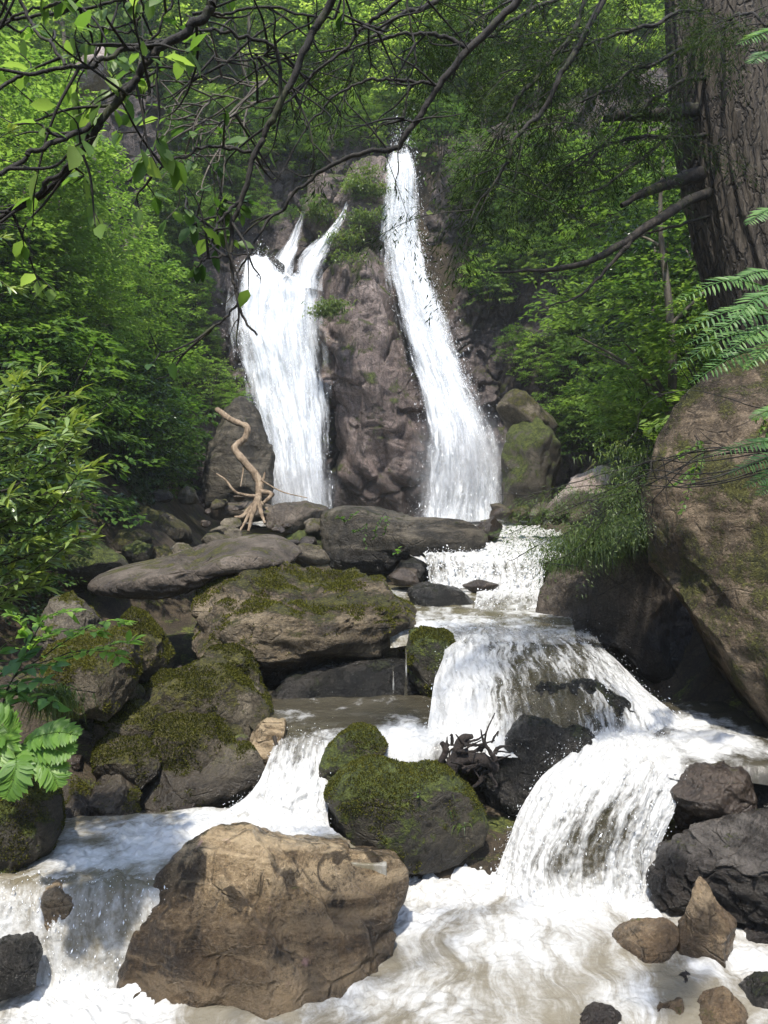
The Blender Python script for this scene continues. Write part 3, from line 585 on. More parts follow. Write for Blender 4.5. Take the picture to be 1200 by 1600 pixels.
class Sheet: pass
def strip(name, secs, mat, foam, nu=120, nv=120, amp=.03, edge=.0, seed=0, fu=6., fv=1.6, lumps=.0, kind='structure', label=None, tear=0., edge0=.55):
    """a sheet of running water through cross-sections listed from its head to its foot"""
    rows = []
    for k, s in enumerate(secs):
        f = foam[k]; f = f if isinstance(f, (list, tuple)) else [f] * len(s)
        rows.append(resample([[*at(px, py, Y), ff] for (px, py, Y), ff in zip(s, f)], nu))
    G = crom(np.array(rows), nv)                    # nv, nu, 4
    P, fo = G[..., :3], G[..., 3]
    U = np.concatenate([np.zeros((nv, 1)), np.cumsum(np.linalg.norm(np.diff(P, axis=1), axis=2), 1)], 1)
    U = U - U.mean(1, keepdims=True); U = U * .4 + .6 * U.mean(0)[None]
    Vv = np.concatenate([np.zeros((1, nu)), np.cumsum(np.linalg.norm(np.diff(P, axis=0), axis=2), 0)], 0)
    Vv = Vv.mean(1, keepdims=True) * .7 + Vv * .3
    tu = nrm(np.gradient(P, axis=1)); tv = nrm(np.gradient(P, axis=0)); Nn = nrm(np.cross(tv, tu))
    Nn = np.where((Nn[..., 1] - Nn[..., 2] * .6 > 0)[..., None], -Nn, Nn)
    q = np.stack([U * fu, Vv * fv, np.full_like(U, seed * 5.1)], -1).reshape(-1, 3)
    wq = q + .5 * np.stack([gnoise(q * .7, 3), gnoise(q * .7, 4), q[:, 0] * 0], 1)
    n = (.6 * ridged(wq, 4, seed) + .6 * fbm(q * np.array([2.3, 1.9, 1]), 4, seed + 5)).reshape(nv, nu)
    if lumps: n = n + lumps * np.abs(fbm(P.reshape(-1, 3) * 9, 3, seed + 8)).reshape(nv, nu)
    eg = np.linspace(-1, 1, nu)[None]; taper = 1 - np.abs(eg) ** 6
    P = P + Nn * (amp * n * (.3 + .7 * taper))[..., None]
    if tear: fo = fo + tear * fbm(np.stack([U.ravel() * .9, Vv.ravel() * .22, np.full(U.size, seed * 2.3)], 1), 4, seed + 13).reshape(nv, nu)
    if edge: fo = fo - edge * sstep(edge0, 1., np.abs(eg)) * (1 + .5 * gnoise(np.stack([Vv.ravel() * 1.3, eg.repeat(nv, 0).ravel() * 2, q[:, 2]], 1), seed).reshape(nv, nu))
    V = P.reshape(-1, 3); c = V.mean(0)
    o = obj(name, mesh(name, V - c, grid_faces(nv, nu), mat, {'foam': fo.ravel()}, np.stack([U, Vv], -1).reshape(-1, 2)), c, kind=kind, label=label)
    s = Sheet(); s.P = V; s.N = Nn.reshape(-1, 3); s.T = tv.reshape(-1, 3); s.foam = fo.ravel()
    return s

def pool(name, front, back, z, blobs, nu=160, nv=120, base=.18, seed=0, froth=.06, ang=0., lip=.12, mat=None, fan=None):
    f = resample([onz(px, py, z) for px, py in front], nu); b = resample([onz(px, py, z) for px, py in back], nu)
    t = np.linspace(0, 1, nv)[:, None, None]
    P = f[None] * (1 - t) + b[None] * t
    q = P.reshape(-1, 3); fo = np.full(len(q), base)
    for (px, py, r, s) in blobs:
        c = onz(px, py, z); dd = np.hypot(q[:, 0] - c[0], (q[:, 1] - c[1])); fo = np.maximum(fo, base + (s - base) * np.exp(-(dd / r) ** 2 * .9))
    fo += .12 * fbm(q * 2.2, 3, seed)
    q = q.copy(); ff = sstep(.25, .8, fo)
    q[:, 2] += .022 * fbm(q * np.array([2.5, 4, 1]), 4, seed + 2) + froth * ff * (np.abs(fbm(q * 4.5, 4, seed + 3)) + .5 * np.abs(fbm(q * 14, 3, seed + 4)) - .25)
    tt_ = np.repeat(t.ravel(), nu); q[:, 2] -= lip * np.clip(1 - tt_ / .06, 0, 1) ** 2
    ca, sa = math.cos(ang), math.sin(ang)
    uv = np.stack([q[:, 0] * ca - q[:, 1] * sa, q[:, 0] * sa + q[:, 1] * ca], 1)
    if fan is not None:
        c0 = onz(fan[0], fan[1], z); dx, dy = q[:, 0] - c0[0], q[:, 1] - c0[1]; r0 = np.hypot(dx, dy)
        uv = np.stack([np.arctan2(dx, -dy) * (1.1 + .25 * r0) + .32 * gnoise(q * 1.3, 7) + .09 * gnoise(q * 4.1, 8), r0 + .4 * gnoise(q * 1.1, 9)], 1)
    obj(name, mesh(name, q, grid_faces(nv, nu), mat or w_pool, {'foam': fo}, uv), kind='structure')
    s = Sheet(); s.P = q; s.N = np.tile([0, 0, 1.], (len(q), 1)); s.T = np.tile([0, -1., .3], (len(q), 1)); s.foam = fo
    return s

p_low = pool('stream_pool', [(-420, 1800), (300, 1800), (900, 1800), (1700, 1800)],
     [(-260, 1512), (60, 1522), (225, 1548), (400, 1470), (560, 1400), (640, 1325), (800, 1325), (1030, 1372), (1300, 1380)], ZL,
     [(700, 1375, .45, 1.0), (880, 1395, .42, 1.05), (640, 1430, .3, .8), (1000, 1410, .3, .9), (800, 1470, .4, .66), (560, 1560, .3, .5), (140, 1570, .4, .95), (40, 1590, .3, .7), (1160, 1490, .35, .75), (690, 1570, .3, .62), (980, 1560, .25, .6)],
     nu=340, nv=300, base=.19, seed=2, froth=.075, ang=.5, mat=w_low, fan=(840, 1290))
p_left = pool('left_pool', [(-70, 1376), (110, 1376), (225, 1376), (420, 1352), (540, 1354), (604, 1356)], [(-10, 1278), (200, 1272), (350, 1262), (480, 1268), (520, 1296), (560, 1326), (604, 1350)], ZF,
     [(430, 1290, .35, 1.1), (330, 1295, .3, 1.0), (230, 1310, .3, .85), (130, 1340, .2, .72), (290, 1345, .16, .5), (60, 1400, .25, .6), (180, 1400, .22, .55)],
     nu=220, nv=120, base=.27, seed=5, froth=.06, ang=1.0, mat=w_left)
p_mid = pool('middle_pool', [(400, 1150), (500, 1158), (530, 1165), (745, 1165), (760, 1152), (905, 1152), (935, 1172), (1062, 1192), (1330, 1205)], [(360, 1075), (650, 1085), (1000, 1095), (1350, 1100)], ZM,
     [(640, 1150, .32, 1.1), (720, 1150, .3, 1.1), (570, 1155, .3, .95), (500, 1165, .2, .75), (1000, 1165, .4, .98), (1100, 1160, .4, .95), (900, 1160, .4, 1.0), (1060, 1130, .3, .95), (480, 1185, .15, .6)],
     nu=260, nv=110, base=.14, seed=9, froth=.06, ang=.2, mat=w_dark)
p_up = pool('upper_pool', [(610, 992), (690, 988), (760, 984), (850, 988), (900, 992)], [(600, 915), (700, 915), (860, 915), (880, 915)], ZU,
     [(800, 920, .6, 1.0), (700, 975, .5, .75), (860, 950, .5, .7), (800, 985, .5, .62), (660, 980, .3, .7)], nu=160, nv=110, base=.30, seed=12, froth=.05, ang=.1)
p_top = pool('plunge_pool', [(662, 868), (710, 868), (760, 866), (860, 868), (960, 868)], [(250, 793), (500, 793), (800, 793), (1100, 793)], -1.0,
     [(780, 860, 2.5, .9), (820, 830, 2.5, .95), (480, 800, 3, .95), (740, 806, 3, 1.)], nu=110, nv=110, base=.5, seed=15, froth=.12)

s_dome = strip('cascade', [
    [(640, 976, 8.6), (720, 976, 8.6), (800, 978, 8.6), (870, 980, 8.7), (930, 986, 8.8)],
    [(690, 998, 7.8), (750, 988, 7.75), (820, 990, 7.75), (880, 996, 7.8), (940, 1010, 7.9)],
    [(694, 1022, 7.3), (750, 1003, 7.2), (830, 1008, 7.2), (905, 1018, 7.25), (972, 1040, 7.4)],
    [(680, 1060, 6.95), (745, 1042, 6.8), (830, 1040, 6.75), (915, 1052, 6.8), (1008, 1078, 7.0)],
    [(674, 1100, 6.65), (740, 1095, 6.45), (830, 1095, 6.4), (920, 1098, 6.45), (1045, 1108, 6.7)],
    [(668, 1140, 6.45), (735, 1146, 6.25), (830, 1150, 6.2), (925, 1146, 6.25), (1075, 1135, 6.5)],
    [(660, 1170, 6.3), (735, 1180, 6.1), (830, 1185, 6.05), (930, 1180, 6.1), (1090, 1160, 6.35)]],
    w_casc, [[.4] * 5, [.5, .46, .38, .38, .45], [.85, .56, .44, .42, .62], [1.05, .70, .36, .44, .9], [1.05, .80, .22, .28, 1.0], [1.1, .85, .40, .42, 1.05], [1.1] * 5],
    nu=200, nv=200, amp=.035, seed=3, lumps=.5)
s_low = strip('cascade', [
    [(905, 1140, 6.45), (970, 1138, 6.45), (1040, 1140, 6.45), (1110, 1146, 6.4)],
    [(892, 1176, 6.02), (950, 1170, 5.95), (1010, 1176, 5.92), (1068, 1190, 5.88)],
    [(850, 1212, 5.84), (920, 1205, 5.68), (990, 1208, 5.62), (1066, 1222, 5.66)],
    [(815, 1262, 5.74), (890, 1262, 5.5), (970, 1262, 5.46), (1052, 1270, 5.52)],
    [(793, 1318, 5.66), (870, 1325, 5.38), (955, 1325, 5.35), (1030, 1330, 5.42)],
    [(778, 1362, 5.6), (850, 1385, 5.3), (945, 1392, 5.26), (1034, 1392, 5.32)],
    [(770, 1390, 5.5), (845, 1430, 5.15), (945, 1440, 5.1), (1040, 1430, 5.2)]],
    w_casc, [[.95] * 4, [.95, .85, .75, .8], [.95, .8, .66, .8], [1.0, .62, .52, .85], [1.0, .5, .46, .8], [1.05, .62, .55, .9], [1.1] * 4],
    nu=200, nv=220, amp=.04, seed=6, lumps=.6)
s_chan = strip('cascade', [
    [(440, 1143, 6.45), (480, 1143, 6.45), (520, 1145, 6.45)],
    [(428, 1166, 6.16), (468, 1164, 6.14), (514, 1166, 6.14)],
    [(402, 1226, 5.82), (452, 1222, 5.78), (515, 1228, 5.8)],
    [(362, 1262, 5.68), (430, 1268, 5.6), (512, 1276, 5.6)],
    [(300, 1292, 5.5), (410, 1305, 5.4), (520, 1310, 5.4)]],
    w_casc, [.2, [.45, .4, .5], [.85, .8, .9], [1.05, 1.1, 1.05], [1.1] * 3], nu=110, nv=120, amp=.05, seed=8, lumps=1.)
s_left = strip('cascade', [
    [(-60, 1356, 4.84), (60, 1356, 4.84), (150, 1356, 4.84), (245, 1356, 4.84)],
    [(-70, 1379, 4.63), (50, 1380, 4.62), (140, 1379, 4.62), (262, 1381, 4.64)],
    [(-75, 1404, 4.55), (45, 1402, 4.53), (140, 1404, 4.53), (262, 1408, 4.56)],
    [(-90, 1455, 4.48), (40, 1452, 4.45), (140, 1455, 4.45), (258, 1466, 4.5)],
    [(-100, 1515, 4.42), (40, 1525, 4.38), (135, 1530, 4.36), (252, 1540, 4.46)],
    [(-110, 1570, 4.3), (40, 1585, 4.22), (130, 1590, 4.2), (240, 1596, 4.38)]],
    w_left, [.3, [.4, .34, .3, .3], [.6, .5, .45, .4], [.7, .56, .5, .36], [.8, .72, .62, .40], [1., 1., 1., .7]], nu=170, nv=150, amp=.03, seed=11, lumps=.4)
s_step = strip('cascade', [
    [(655, 862, 12.6), (740, 862, 12.6), (810, 858, 12.6), (860, 862, 12.6)],
    [(664, 869, 11.7), (740, 870, 11.6), (800, 868, 11.6), (850, 872, 11.7)],
    [(668, 888, 11.5), (740, 892, 11.4), (800, 892, 11.35), (848, 892, 11.5)],
    [(672, 914, 11.4), (740, 922, 11.25), (800, 926, 11.2), (850, 920, 11.35)]],
    w_casc, [.8, [.5, .75, .75, .9], [.42, .62, .6, .85], [.7, .95, 1., 1.05]], nu=140, nv=90, amp=.05, seed=14, lumps=.4)
s_ramp = strip('cascade', [
    [(745, 925, 10.7), (790, 925, 10.6), (845, 922, 10.6)],
    [(742, 945, 9.8), (790, 946, 9.7), (842, 944, 9.8)],
    [(735, 968, 9.1), (790, 972, 8.95), (838, 970, 9.1)],
    [(725, 986, 8.5), (790, 990, 8.3), (840, 988, 8.5)]],
    w_casc, [.7, [.5, .34, .45], [.6, .34, .5], [.95] * 3], nu=90, nv=90, amp=.05, seed=16)

# the two high falls, each a dense sheet with a torn veil in front
LF = [(405, 378, 500, 23.1), (450, 367, 500, 22.9), (500, 361, 503, 22.75), (550, 372, 509, 22.6), (600, 384, 514, 22.5), (650, 397, 516, 22.4), (700, 414, 513, 22.3), (750, 424, 514, 22.2), (800, 432, 518, 22.1)]
RF = [(243, 616, 642, 24.6), (275, 610, 650, 24.3), (320, 604, 654, 24.1), (370, 603, 658, 23.9), (410, 607, 668, 23.6), (460, 617, 684, 23.2), (510, 630, 702, 22.9), (560, 642, 720, 22.6), (620, 658, 745, 22.3), (680, 664, 774, 22.0), (740, 660, 788, 21.8), (815, 648, 796, 21.6)]
def fall(F_, layers, seed, head=None):
    res = []
    for k, (dy, ins, fo, am, mt) in enumerate(layers):
        a_off = 9
        secs = [[((a - a_off) + (b - a + a_off + 4) * t + ins * (t - .5) * (b - a), y, Y - dy) for t in (0, .25, .5, .75, 1)] for (y, a, b, Y) in F_]
        if head: secs[0] = [(x, y, Y_ - dy) for (x, y, Y_) in head]
        res.append(strip('waterfall', secs, mt, [fo] * len(secs) if not callable(fo) else [fo(i / (len(secs) - 1)) for i in range(len(secs))], nu=150, nv=330, amp=am, edge=.62, edge0=.3, tear=.16, seed=seed + k, fu=2.6, fv=.35))
    return res
s_lf = fall(LF, [(0, 0, [.7, .92, 1.0, .92, .66], .14, w_fall), (.3, .06, [.5, .64, .7, .62, .46], .2, w_fall), (.6, .1, [.36, .5, .56, .5, .36], .3, w_fall)], 20, [(374, 412, 23.2), (392, 402, 23.3), (418, 408, 23.3), (446, 436, 23.), (470, 420, 23.2), (500, 396, 23.3)])
s_rf = fall(RF, [(0, -.1, lambda t: [.8 - .28 * t, .9 - .16 * t, .98, .96 - .06 * t, .74 - .1 * t], .14, w_fall), (.35, .1, lambda t: [.5 - .1 * t, .58, .64, .6, .5], .25, w_fall), (.7, .24, lambda t: [.40, .46, .46, .44, .40], .4, w_fall)], 30)
strip('waterfall', [[(476, 322, 24.), (479, 322, 24.)], [(462, 345, 23.7), (477, 350, 23.7)], [(444, 380, 23.35), (466, 392, 23.3)], [(424, 412, 23.), (458, 424, 22.9)], [(418, 440, 22.8), (458, 450, 22.75)]], w_fall, [.42, .5, .62, .74, .66], nu=60, nv=110, amp=.12, edge=.5, edge0=.2, tear=.2, seed=41, fu=2.6, fv=.4)
strip('waterfall', [[(547, 294, 24.2), (550, 296, 24.2)], [(531, 332, 23.8), (541, 338, 23.8)], [(504, 366, 23.4), (521, 378, 23.3)], [(470, 398, 23.), (506, 418, 22.9)], [(456, 445, 22.75), (504, 455, 22.75)]], w_fall, [.42, .56, .68, .78, .7], nu=60, nv=120, amp=.12, edge=.5, edge0=.2, tear=.2, seed=42, fu=2.6, fv=.4)
strip('waterfall', [[(600, 300, 23.9), (606, 300, 23.9)], [(596, 340, 23.8), (603, 345, 23.8)], [(592, 375, 23.5), (601, 380, 23.5)]], w_fall, [.5, .46, .4], nu=20, nv=60, amp=.08, edge=.3, seed=43, fu=2.6, fv=.4)
# trickles: over the ledge, off the small boulder, off the black rock in the dome
for k, (px, y0, y1, Y0, Y1) in enumerate([(634, 1012, 1104, 7.42, 7.38), (614, 1040, 1112, 7.44, 7.42)]):
    strip('trickle', [[(px - 1, y0, Y0), (px + 1, y0, Y0)], [(px - 1, y0 * .6 + y1 * .4, (Y0 + Y1) / 2), (px + 2, y0 * .6 + y1 * .4, (Y0 + Y1) / 2)], [(px - 2, y0 * .3 + y1 * .7, Y1 + .03), (px + 2, y0 * .3 + y1 * .7, Y1 + .03)], [(px - 5, y1, Y1), (px + 4, y1, Y1)]],
          w_casc, [.34, .38, .30, .36], nu=14, nv=70, amp=.012, edge=.15, seed=50 + k)

# flying drops, frozen by the shutter: one counted-by-nobody mass per fall
def drops(name, specs, seed=1):
    rng = np.random.default_rng(seed); VV, FF, off = [], [], 0
    base = np.array([[1, 0, 0], [-1, 0, 0], [0, 1, 0], [0, -1, 0], [0, 0, 1], [0, 0, -1.]])
    fc = np.array([[0, 2, 4], [2, 1, 4], [1, 3, 4], [3, 0, 4], [2, 0, 5], [1, 2, 5], [3, 1, 5], [0, 3, 5]])
    for (s, n, size, out, lng) in specs:
        pw = np.clip(s.foam, .05, 1.1); pw = pw / pw.sum()
        i = rng.choice(len(s.P), n, p=pw)
        r = size * np.exp(rng.normal(0, .45, n))
        cpos = s.P[i] + s.N[i] * (rng.exponential(out, n))[:, None] + rng.normal(0, size * 2, (n, 3))
        t = nrm(s.T[i] + rng.normal(0, .35, (n, 3))); a = nrm(np.cross(t, rng.normal(size=(n, 3)))); b = np.cross(t, a)
        k = lng * rng.uniform(.7, 1.6, n)
        v = cpos[:, None] + r[:, None, None] * (base[None, :, 0:1] * a[:, None] + base[None, :, 1:2] * b[:, None] + base[None, :, 2:3] * (t * k[:, None])[:, None])
        VV.append(v.reshape(-1, 3)); FF.append((fc[None] + 6 * np.arange(n)[:, None, None]).reshape(-1, 3) + off); off += 6 * n
    obj(name, mesh(name, np.concatenate(VV), np.concatenate(FF), w_spray), kind='stuff', label='white drops and spray flying off the falling water', cat='spray')
drops('spray', [(s_dome, 2400, .0014, .035, 3.2), (s_low, 2800, .0014, .035, 3.2), (s_chan, 700, .0018, .03, 1.6), (s_left, 1000, .0017, .02, 2.4), (s_step, 1500, .006, .03, 1.8), (s_ramp, 300, .005, .02, 1.5)])
drops('spray', [(s_lf[1], 9000, .0036, .2, 4.), (s_rf[1], 16000, .0036, .38, 4.)], 4)

# ------------------------------------------------------------------ foliage
lf_bright = mat_leaf('fresh_leaf', [(.062, .125, .022), (.125, .21, .045), (.23, .32, .085)], .55, spec=.25)
lf_far = mat_leaf('pale_far_leaf', [(.10, .17, .035), (.18, .27, .06), (.30, .38, .10)], .6, spec=.2)  # far leaves kept paler: distant light and haze put into the colour
lf_mid = mat_leaf('broad_leaf', [(.028, .068, .013), (.068, .132, .026), (.14, .215, .05)], .48, spec=.3)
lf_dark = mat_leaf('glossy_leaf', [(.008, .022, .008), (.018, .042, .014), (.04, .075, .02)], .25, rough=.3, spec=.5)
lf_laurel = mat_leaf('laurel_leaf', [(.06, .115, .035), (.12, .19, .055), (.20, .27, .09)], .3, tip=(.24, .30, .05), rough=.3, spec=.5)
lf_needle = mat_leaf('conifer_needle', [(.010, .022, .006), (.022, .04, .010), (.04, .062, .016)], .35, rough=.7, spec=.08)
lf_frond = mat_leaf('frond_leaf', [(.045, .11, .028), (.09, .19, .045), (.16, .27, .07)], .45)
lf_fern = mat_leaf('fern_leaf', [(.08, .17, .03), (.14, .26, .045), (.22, .34, .07)], .5)
lf_grass = mat_leaf('grass_blade', [(.03, .06, .012), (.07, .11, .022), (.13, .17, .04)], .4)
lf_ivy = mat_leaf('ivy_leaf', [(.010, .028, .008), (.026, .055, .014), (.06, .10, .026)], .3, rough=.35, spec=.5)
bark_d = mat_bark('dark_bark', [(.008, .006, .004), (.02, .015, .010), (.045, .035, .025)], moss=.4)
bark_g = mat_bark('grey_bark', [(.04, .032, .024), (.10, .085, .065), (.19, .165, .13)], moss=.3)
bark_c = mat_bark('conifer_bark', [(.018, .014, .010), (.075, .058, .040), (.19, .155, .115)], moss=.15, bump=1., stretch=.14, scale=24., plates=.85)
bark_w = mat_bark('bleached_wood', [(.08, .055, .033), (.23, .165, .105), (.38, .30, .21)], bump=.8, stretch=.4)
bark_t = mat_bark('twig_bark', [(.005, .004, .003), (.013, .010, .007), (.032, .026, .018)], moss=.4)

def leaves(pos, axis, nor, L, Wd, fold=.18, droop=.12):
    """folded six-point leaves; all arrays per leaf"""
    axis = nrm(axis); b = nrm(np.cross(axis, nor)); n = np.cross(b, axis)
    L = L[:, None]; W = Wd[:, None] * .5
    v0 = pos
    v1 = pos + axis * L * .32 + b * W * .92 + n * W * fold
    v2 = pos + axis * L * .66 + b * W * .78 + n * (W * fold - L * droop * .4)
    v3 = pos + axis * L - n * L * droop
    v4 = pos + axis * L * .66 - b * W * .78 + n * (W * fold - L * droop * .4)
    v5 = pos + axis * L * .32 - b * W * .92 + n * W * fold
    m = pos + axis * L * .5 - n * L * droop * .2
    V = np.stack([v0, v1, v2, v3, v4, v5, m], 1).reshape(-1, 3)
    f = np.array([[0, 1, 6], [1, 2, 6], [2, 3, 6], [3, 4, 6], [4, 5, 6], [5, 0, 6]])
    Fc = (f[None] + 7 * np.arange(len(pos))[:, None, None]).reshape(-1, 3)
    return V, Fc

def sprays(O, D, Ln, K, rng, size, aspect=.5, width=.42, droop=.18, flat=.25, up=np.array([0, 0, 1.])):
    """leafy sprays: O origins, D directions, Ln lengths -> leaf arrays"""
    S = len(O); D = nrm(D); side = nrm(np.cross(D, up + rng.normal(0, .12, (S, 3)))); n = np.cross(side, D)
    t = rng.beta(1.6, 1.1, (S, K)); sg = rng.choice([-1, 1], (S, K)); wd = np.abs(rng.normal(0, .6, (S, K))).clip(0, 1.2) * np.sin(np.pi * (t * .82 + .14))
    Ls = Ln[:, None]
    p = O[:, None] + D[:, None] * (t * Ls)[..., None] + side[:, None] * (sg * wd * width * Ls)[..., None] - up * (droop * t ** 2 * Ls + .12 * wd * width * Ls)[..., None]
    p = p + n[:, None] * (rng.normal(0, .035, (S, K)) * Ls)[..., None]
    ax = D[:, None] * rng.uniform(.3, 1., (S, K, 1)) + side[:, None] * (sg * rng.uniform(.3, 1, (S, K)))[..., None] - up * rng.uniform(.05, .55, (S, K, 1)) + rng.normal(0, .15, (S, K, 3))
    no = n[:, None] + rng.normal(0, flat, (S, K, 3))
    l = size * rng.uniform(.6, 1.25, (S, K))
    return p.reshape(-1, 3), ax.reshape(-1, 3), no.reshape(-1, 3), l.ravel(), (l * aspect * rng.uniform(.85, 1.15, (S, K))).ravel(), t.ravel()

def crown_mesh(name, H, Rad, S, K, size, mat, seed, lo=.12, aspect=.5, flat=.3, lump=.45, droop=.18, level=.25, shape=.45):
    """a crown of many leafy sprays held in tiers, with gaps between them"""
    rng = np.random.default_rng(seed)
    h = rng.uniform(lo, 1, S); az = rng.uniform(0, 2 * np.pi, S)
    prof = np.sqrt(np.clip(1 - ((h - shape) / (1.06 - shape if True else 1)) ** 2, .03, 1))
    lp = 1 + lump * gnoise(np.stack([np.cos(az) * 1.6, np.sin(az) * 1.6, h * 3.2], 1) + seed, seed)
    ro = Rad * prof * lp
    ln = np.clip(ro * rng.uniform(.35, .6, S), size * 2.5, None); inn = np.clip(ro - ln * rng.uniform(.7, 1.1, S), 0, None) * rng.uniform(.55, 1, S)
    dr = np.stack([np.cos(az), np.sin(az), rng.normal(level, .25, S)], 1)
    O = np.stack([np.cos(az) * inn, np.sin(az) * inn, h * H - .05 * H], 1)
    p, ax, no, l, wd, t = sprays(O, dr, ln, K, rng, size, aspect, droop=droop, flat=flat)
    V, Fc = leaf2(p, ax, no, l, wd)
    rnd = np.repeat(np.clip(.5 + .16 * rng.normal(size=len(p)) + .16 * np.repeat(rng.normal(size=S), K), 0, 1), 4)
    return mesh(name, V, Fc, mat, {'rnd': rnd}, smooth=False)

def stems_mesh(name, H, Rad, n, r0, mat, seed, trunk=False):
    rng = np.random.default_rng(seed); paths = []
    if trunk:
        b = rng.normal(0, .04, (6, 2)) * H; b[0] = 0; z = np.linspace(-.1, .9, 6) * H
        tp = crom(np.column_stack([np.cumsum(b, 0) * .5, z]), 16); paths.append((tp, np.linspace(r0, r0 * .18, 16)))
        for i in range(n):
            k = rng.integers(4, 14); a = rng.uniform(0, 6.28); l = Rad * rng.uniform(.5, .95) * (1 - k / 22)
            e = tp[k] + l * np.array([math.cos(a), math.sin(a), rng.uniform(.25, .9)]); m_ = (tp[k] + e) / 2 + [0, 0, l * .08]
            paths.append((crom([tp[k], m_, e], 7), np.linspace(r0 * (1 - k / 17) * .6, r0 * .08, 7)))
    else:
        for i in range(n):
            a = rng.uniform(0, 6.28); l = Rad * rng.uniform(.25, .8); e = np.array([math.cos(a) * l, math.sin(a) * l, H * rng.uniform(.5, .95)])
            paths.append((crom([[0, 0, -.15], e * [.3, .3, .5], e], 8), np.linspace(r0, r0 * .25, 8)))
    V, Fc = tube(paths, 6); return mesh(name, V, Fc, mat)

def protos(kind, n, H, Rad, S, K, size, mat, seed, stem_r, trunk=False, **kw):
    res = []
    for i in range(n):
        res.append((crown_mesh(kind + '_foliage', H, Rad, S, K, size, mat, seed + i, **kw), stems_mesh(kind + '_stem', H, Rad, 9 if trunk else 6, stem_r, bark_d if not trunk else bark_g, seed + 50 + i, trunk)))
    return res
PR = {
    'shrub':      protos('shrub', 4, 2.0, 1.15, 130, 34, .088, lf_mid, 100, .02),
    'bright':     protos('shrub', 3, 2.0, 1.15, 130, 34, .085, lf_bright, 120, .02, droop=.25),
    'dark':       protos('shrub', 3, 2.0, 1.15, 150, 34, .075, lf_dark, 140, .02),
    'tier':       protos('sapling', 4, 2.6, 1.5, 85, 42, .125, lf_mid, 160, .022, level=.06, droop=.10, flat=.18, lump=.6),
    'tierbright': protos('sapling', 3, 2.6, 1.5, 85, 42, .125, lf_bright, 180, .022, level=.06, droop=.10, flat=.18, lump=.6),
    'tree':       protos('tree', 4, 7., 2.4, 250, 46, .15, lf_mid, 200, .13, True, lo=.25, shape=.6, droop=.12, level=.2, flat=.25),
    'treebright': protos('tree', 4, 7., 2.4, 250, 46, .14, lf_bright, 220, .13, True, lo=.25, shape=.6, droop=.12, level=.2, flat=.25),
    'treefar':    protos('tree', 4, 7., 2.4, 230, 44, .17, lf_far, 260, .12, True, lo=.2, shape=.55, droop=.16, level=.1, flat=.25),
    'treedark':   protos('tree', 2, 7., 2.4, 260, 46, .13, lf_dark, 240, .13, True, lo=.2, shape=.55),
}
rs = random.Random(11)
def plant(kind, x, y, z, s, label, group, cat=None, hs=1., v=None):
    fol, st = PR[kind][v if v is not None else rs.randrange(len(PR[kind]))]
    tree = kind.startswith('tree')
    nm = 'tree' if tree else ('sapling' if kind.startswith('tier') else 'shrub')
    e = obj(nm, None, (x, y, z), label=label, cat=cat or nm, group=group)
    e.rotation_euler = (rs.uniform(-.08, .08), rs.uniform(-.08, .08), rs.uniform(0, 6.28)); e.scale = (s, s, s * hs)
    obj('crown' if tree else 'foliage', fol, parent=e); obj('trunk' if tree else 'stem', st, parent=e)
    return e

XL = ([0, 200, 240, 330, 400, 450, 500, 560, 600, 640, 660, 690, 720, 760, 790, 830, 880, 960, 1100, 1600], [560, 420, 300, 320, 345, 352, 350, 372, 392, 398, 345, 325, 318, 300, 230, 165, 120, 60, 10, -50])
XR = ([0, 200, 245, 350, 450, 520, 560, 600, 650, 700, 730, 790, 850, 1600], [560, 640, 690, 692, 706, 735, 765, 800, 850, 905, 950, 960, 1010, 1250])
def clear(x, y, z, rad, H, left):
    """does this plant leave the falls and the stream in sight?"""
    for hh in (.15, .5, .85):
        px, py = pix((x, y, z + H * hh)); rp = rad * F / y * (.62 if hh == .5 else .5)
        if left and px + rp > np.interp(py, *XL): return False
        if not left and px - rp < np.interp(py, *XR): return False
    return True
def zed(x, y): return float(hgt(np.array([x]), np.array([y]))[0])

# shrubs and saplings over the two banks
GL, GR, GB = 'leafy shrubs massed on the left bank', 'leafy saplings and shrubs massed on the right bank', 'trees on the slope above the falls'
def scatter(n, left, kinds, ylo, yhi, labels, group, smin, smax, pxlo, pxhi, pylo=-300, pyhi=900, mind=.55):
    done, tries = [], 0
    while len(done) < n and tries < n * 60:
        tries += 1
        y = ylo + (yhi - ylo) * rs.random(); px = rs.uniform(pxlo, pxhi); x = (px - 600) / F * y
        z = zed(x, y) - .1; kd = rs.choice(kinds); s = rs.uniform(smin, smax)
        H = (7 if kd.startswith('tree') else 2.6 if kd.startswith('tier') else 2.) * s; r = (2.4 if kd.startswith('tree') else 1.5 if kd.startswith('tier') else 1.15) * s
        q = pix((x, y, z + H / 2))
        if not (pylo < q[1] < pyhi): continue
        if any((x - a) ** 2 + (y - b) ** 2 < (mind * r) ** 2 for a, b in done): continue
        if not clear(x, y, z, r, H, left): continue
        plant(kd, x, y, z, s, labels[kd], group); done.append((x, y))
    return len(done)
nL = scatter(64, True, ['shrub', 'bright', 'dark', 'dark', 'tier', 'shrub'], 8.5, 22.5,
        {'shrub': 'mid green leafy shrub crowded among others on the left bank', 'bright': 'yellow green leafy shrub crowded among others on the left bank', 'dark': 'dark glossy leaved shrub crowded among others on the left bank', 'tier': 'green sapling with level tiers of leaves on the left bank', 'tierbright': 'light green sapling with level tiers of leaves on the left bank'}, GL, .65, 1.15, -160, 400)
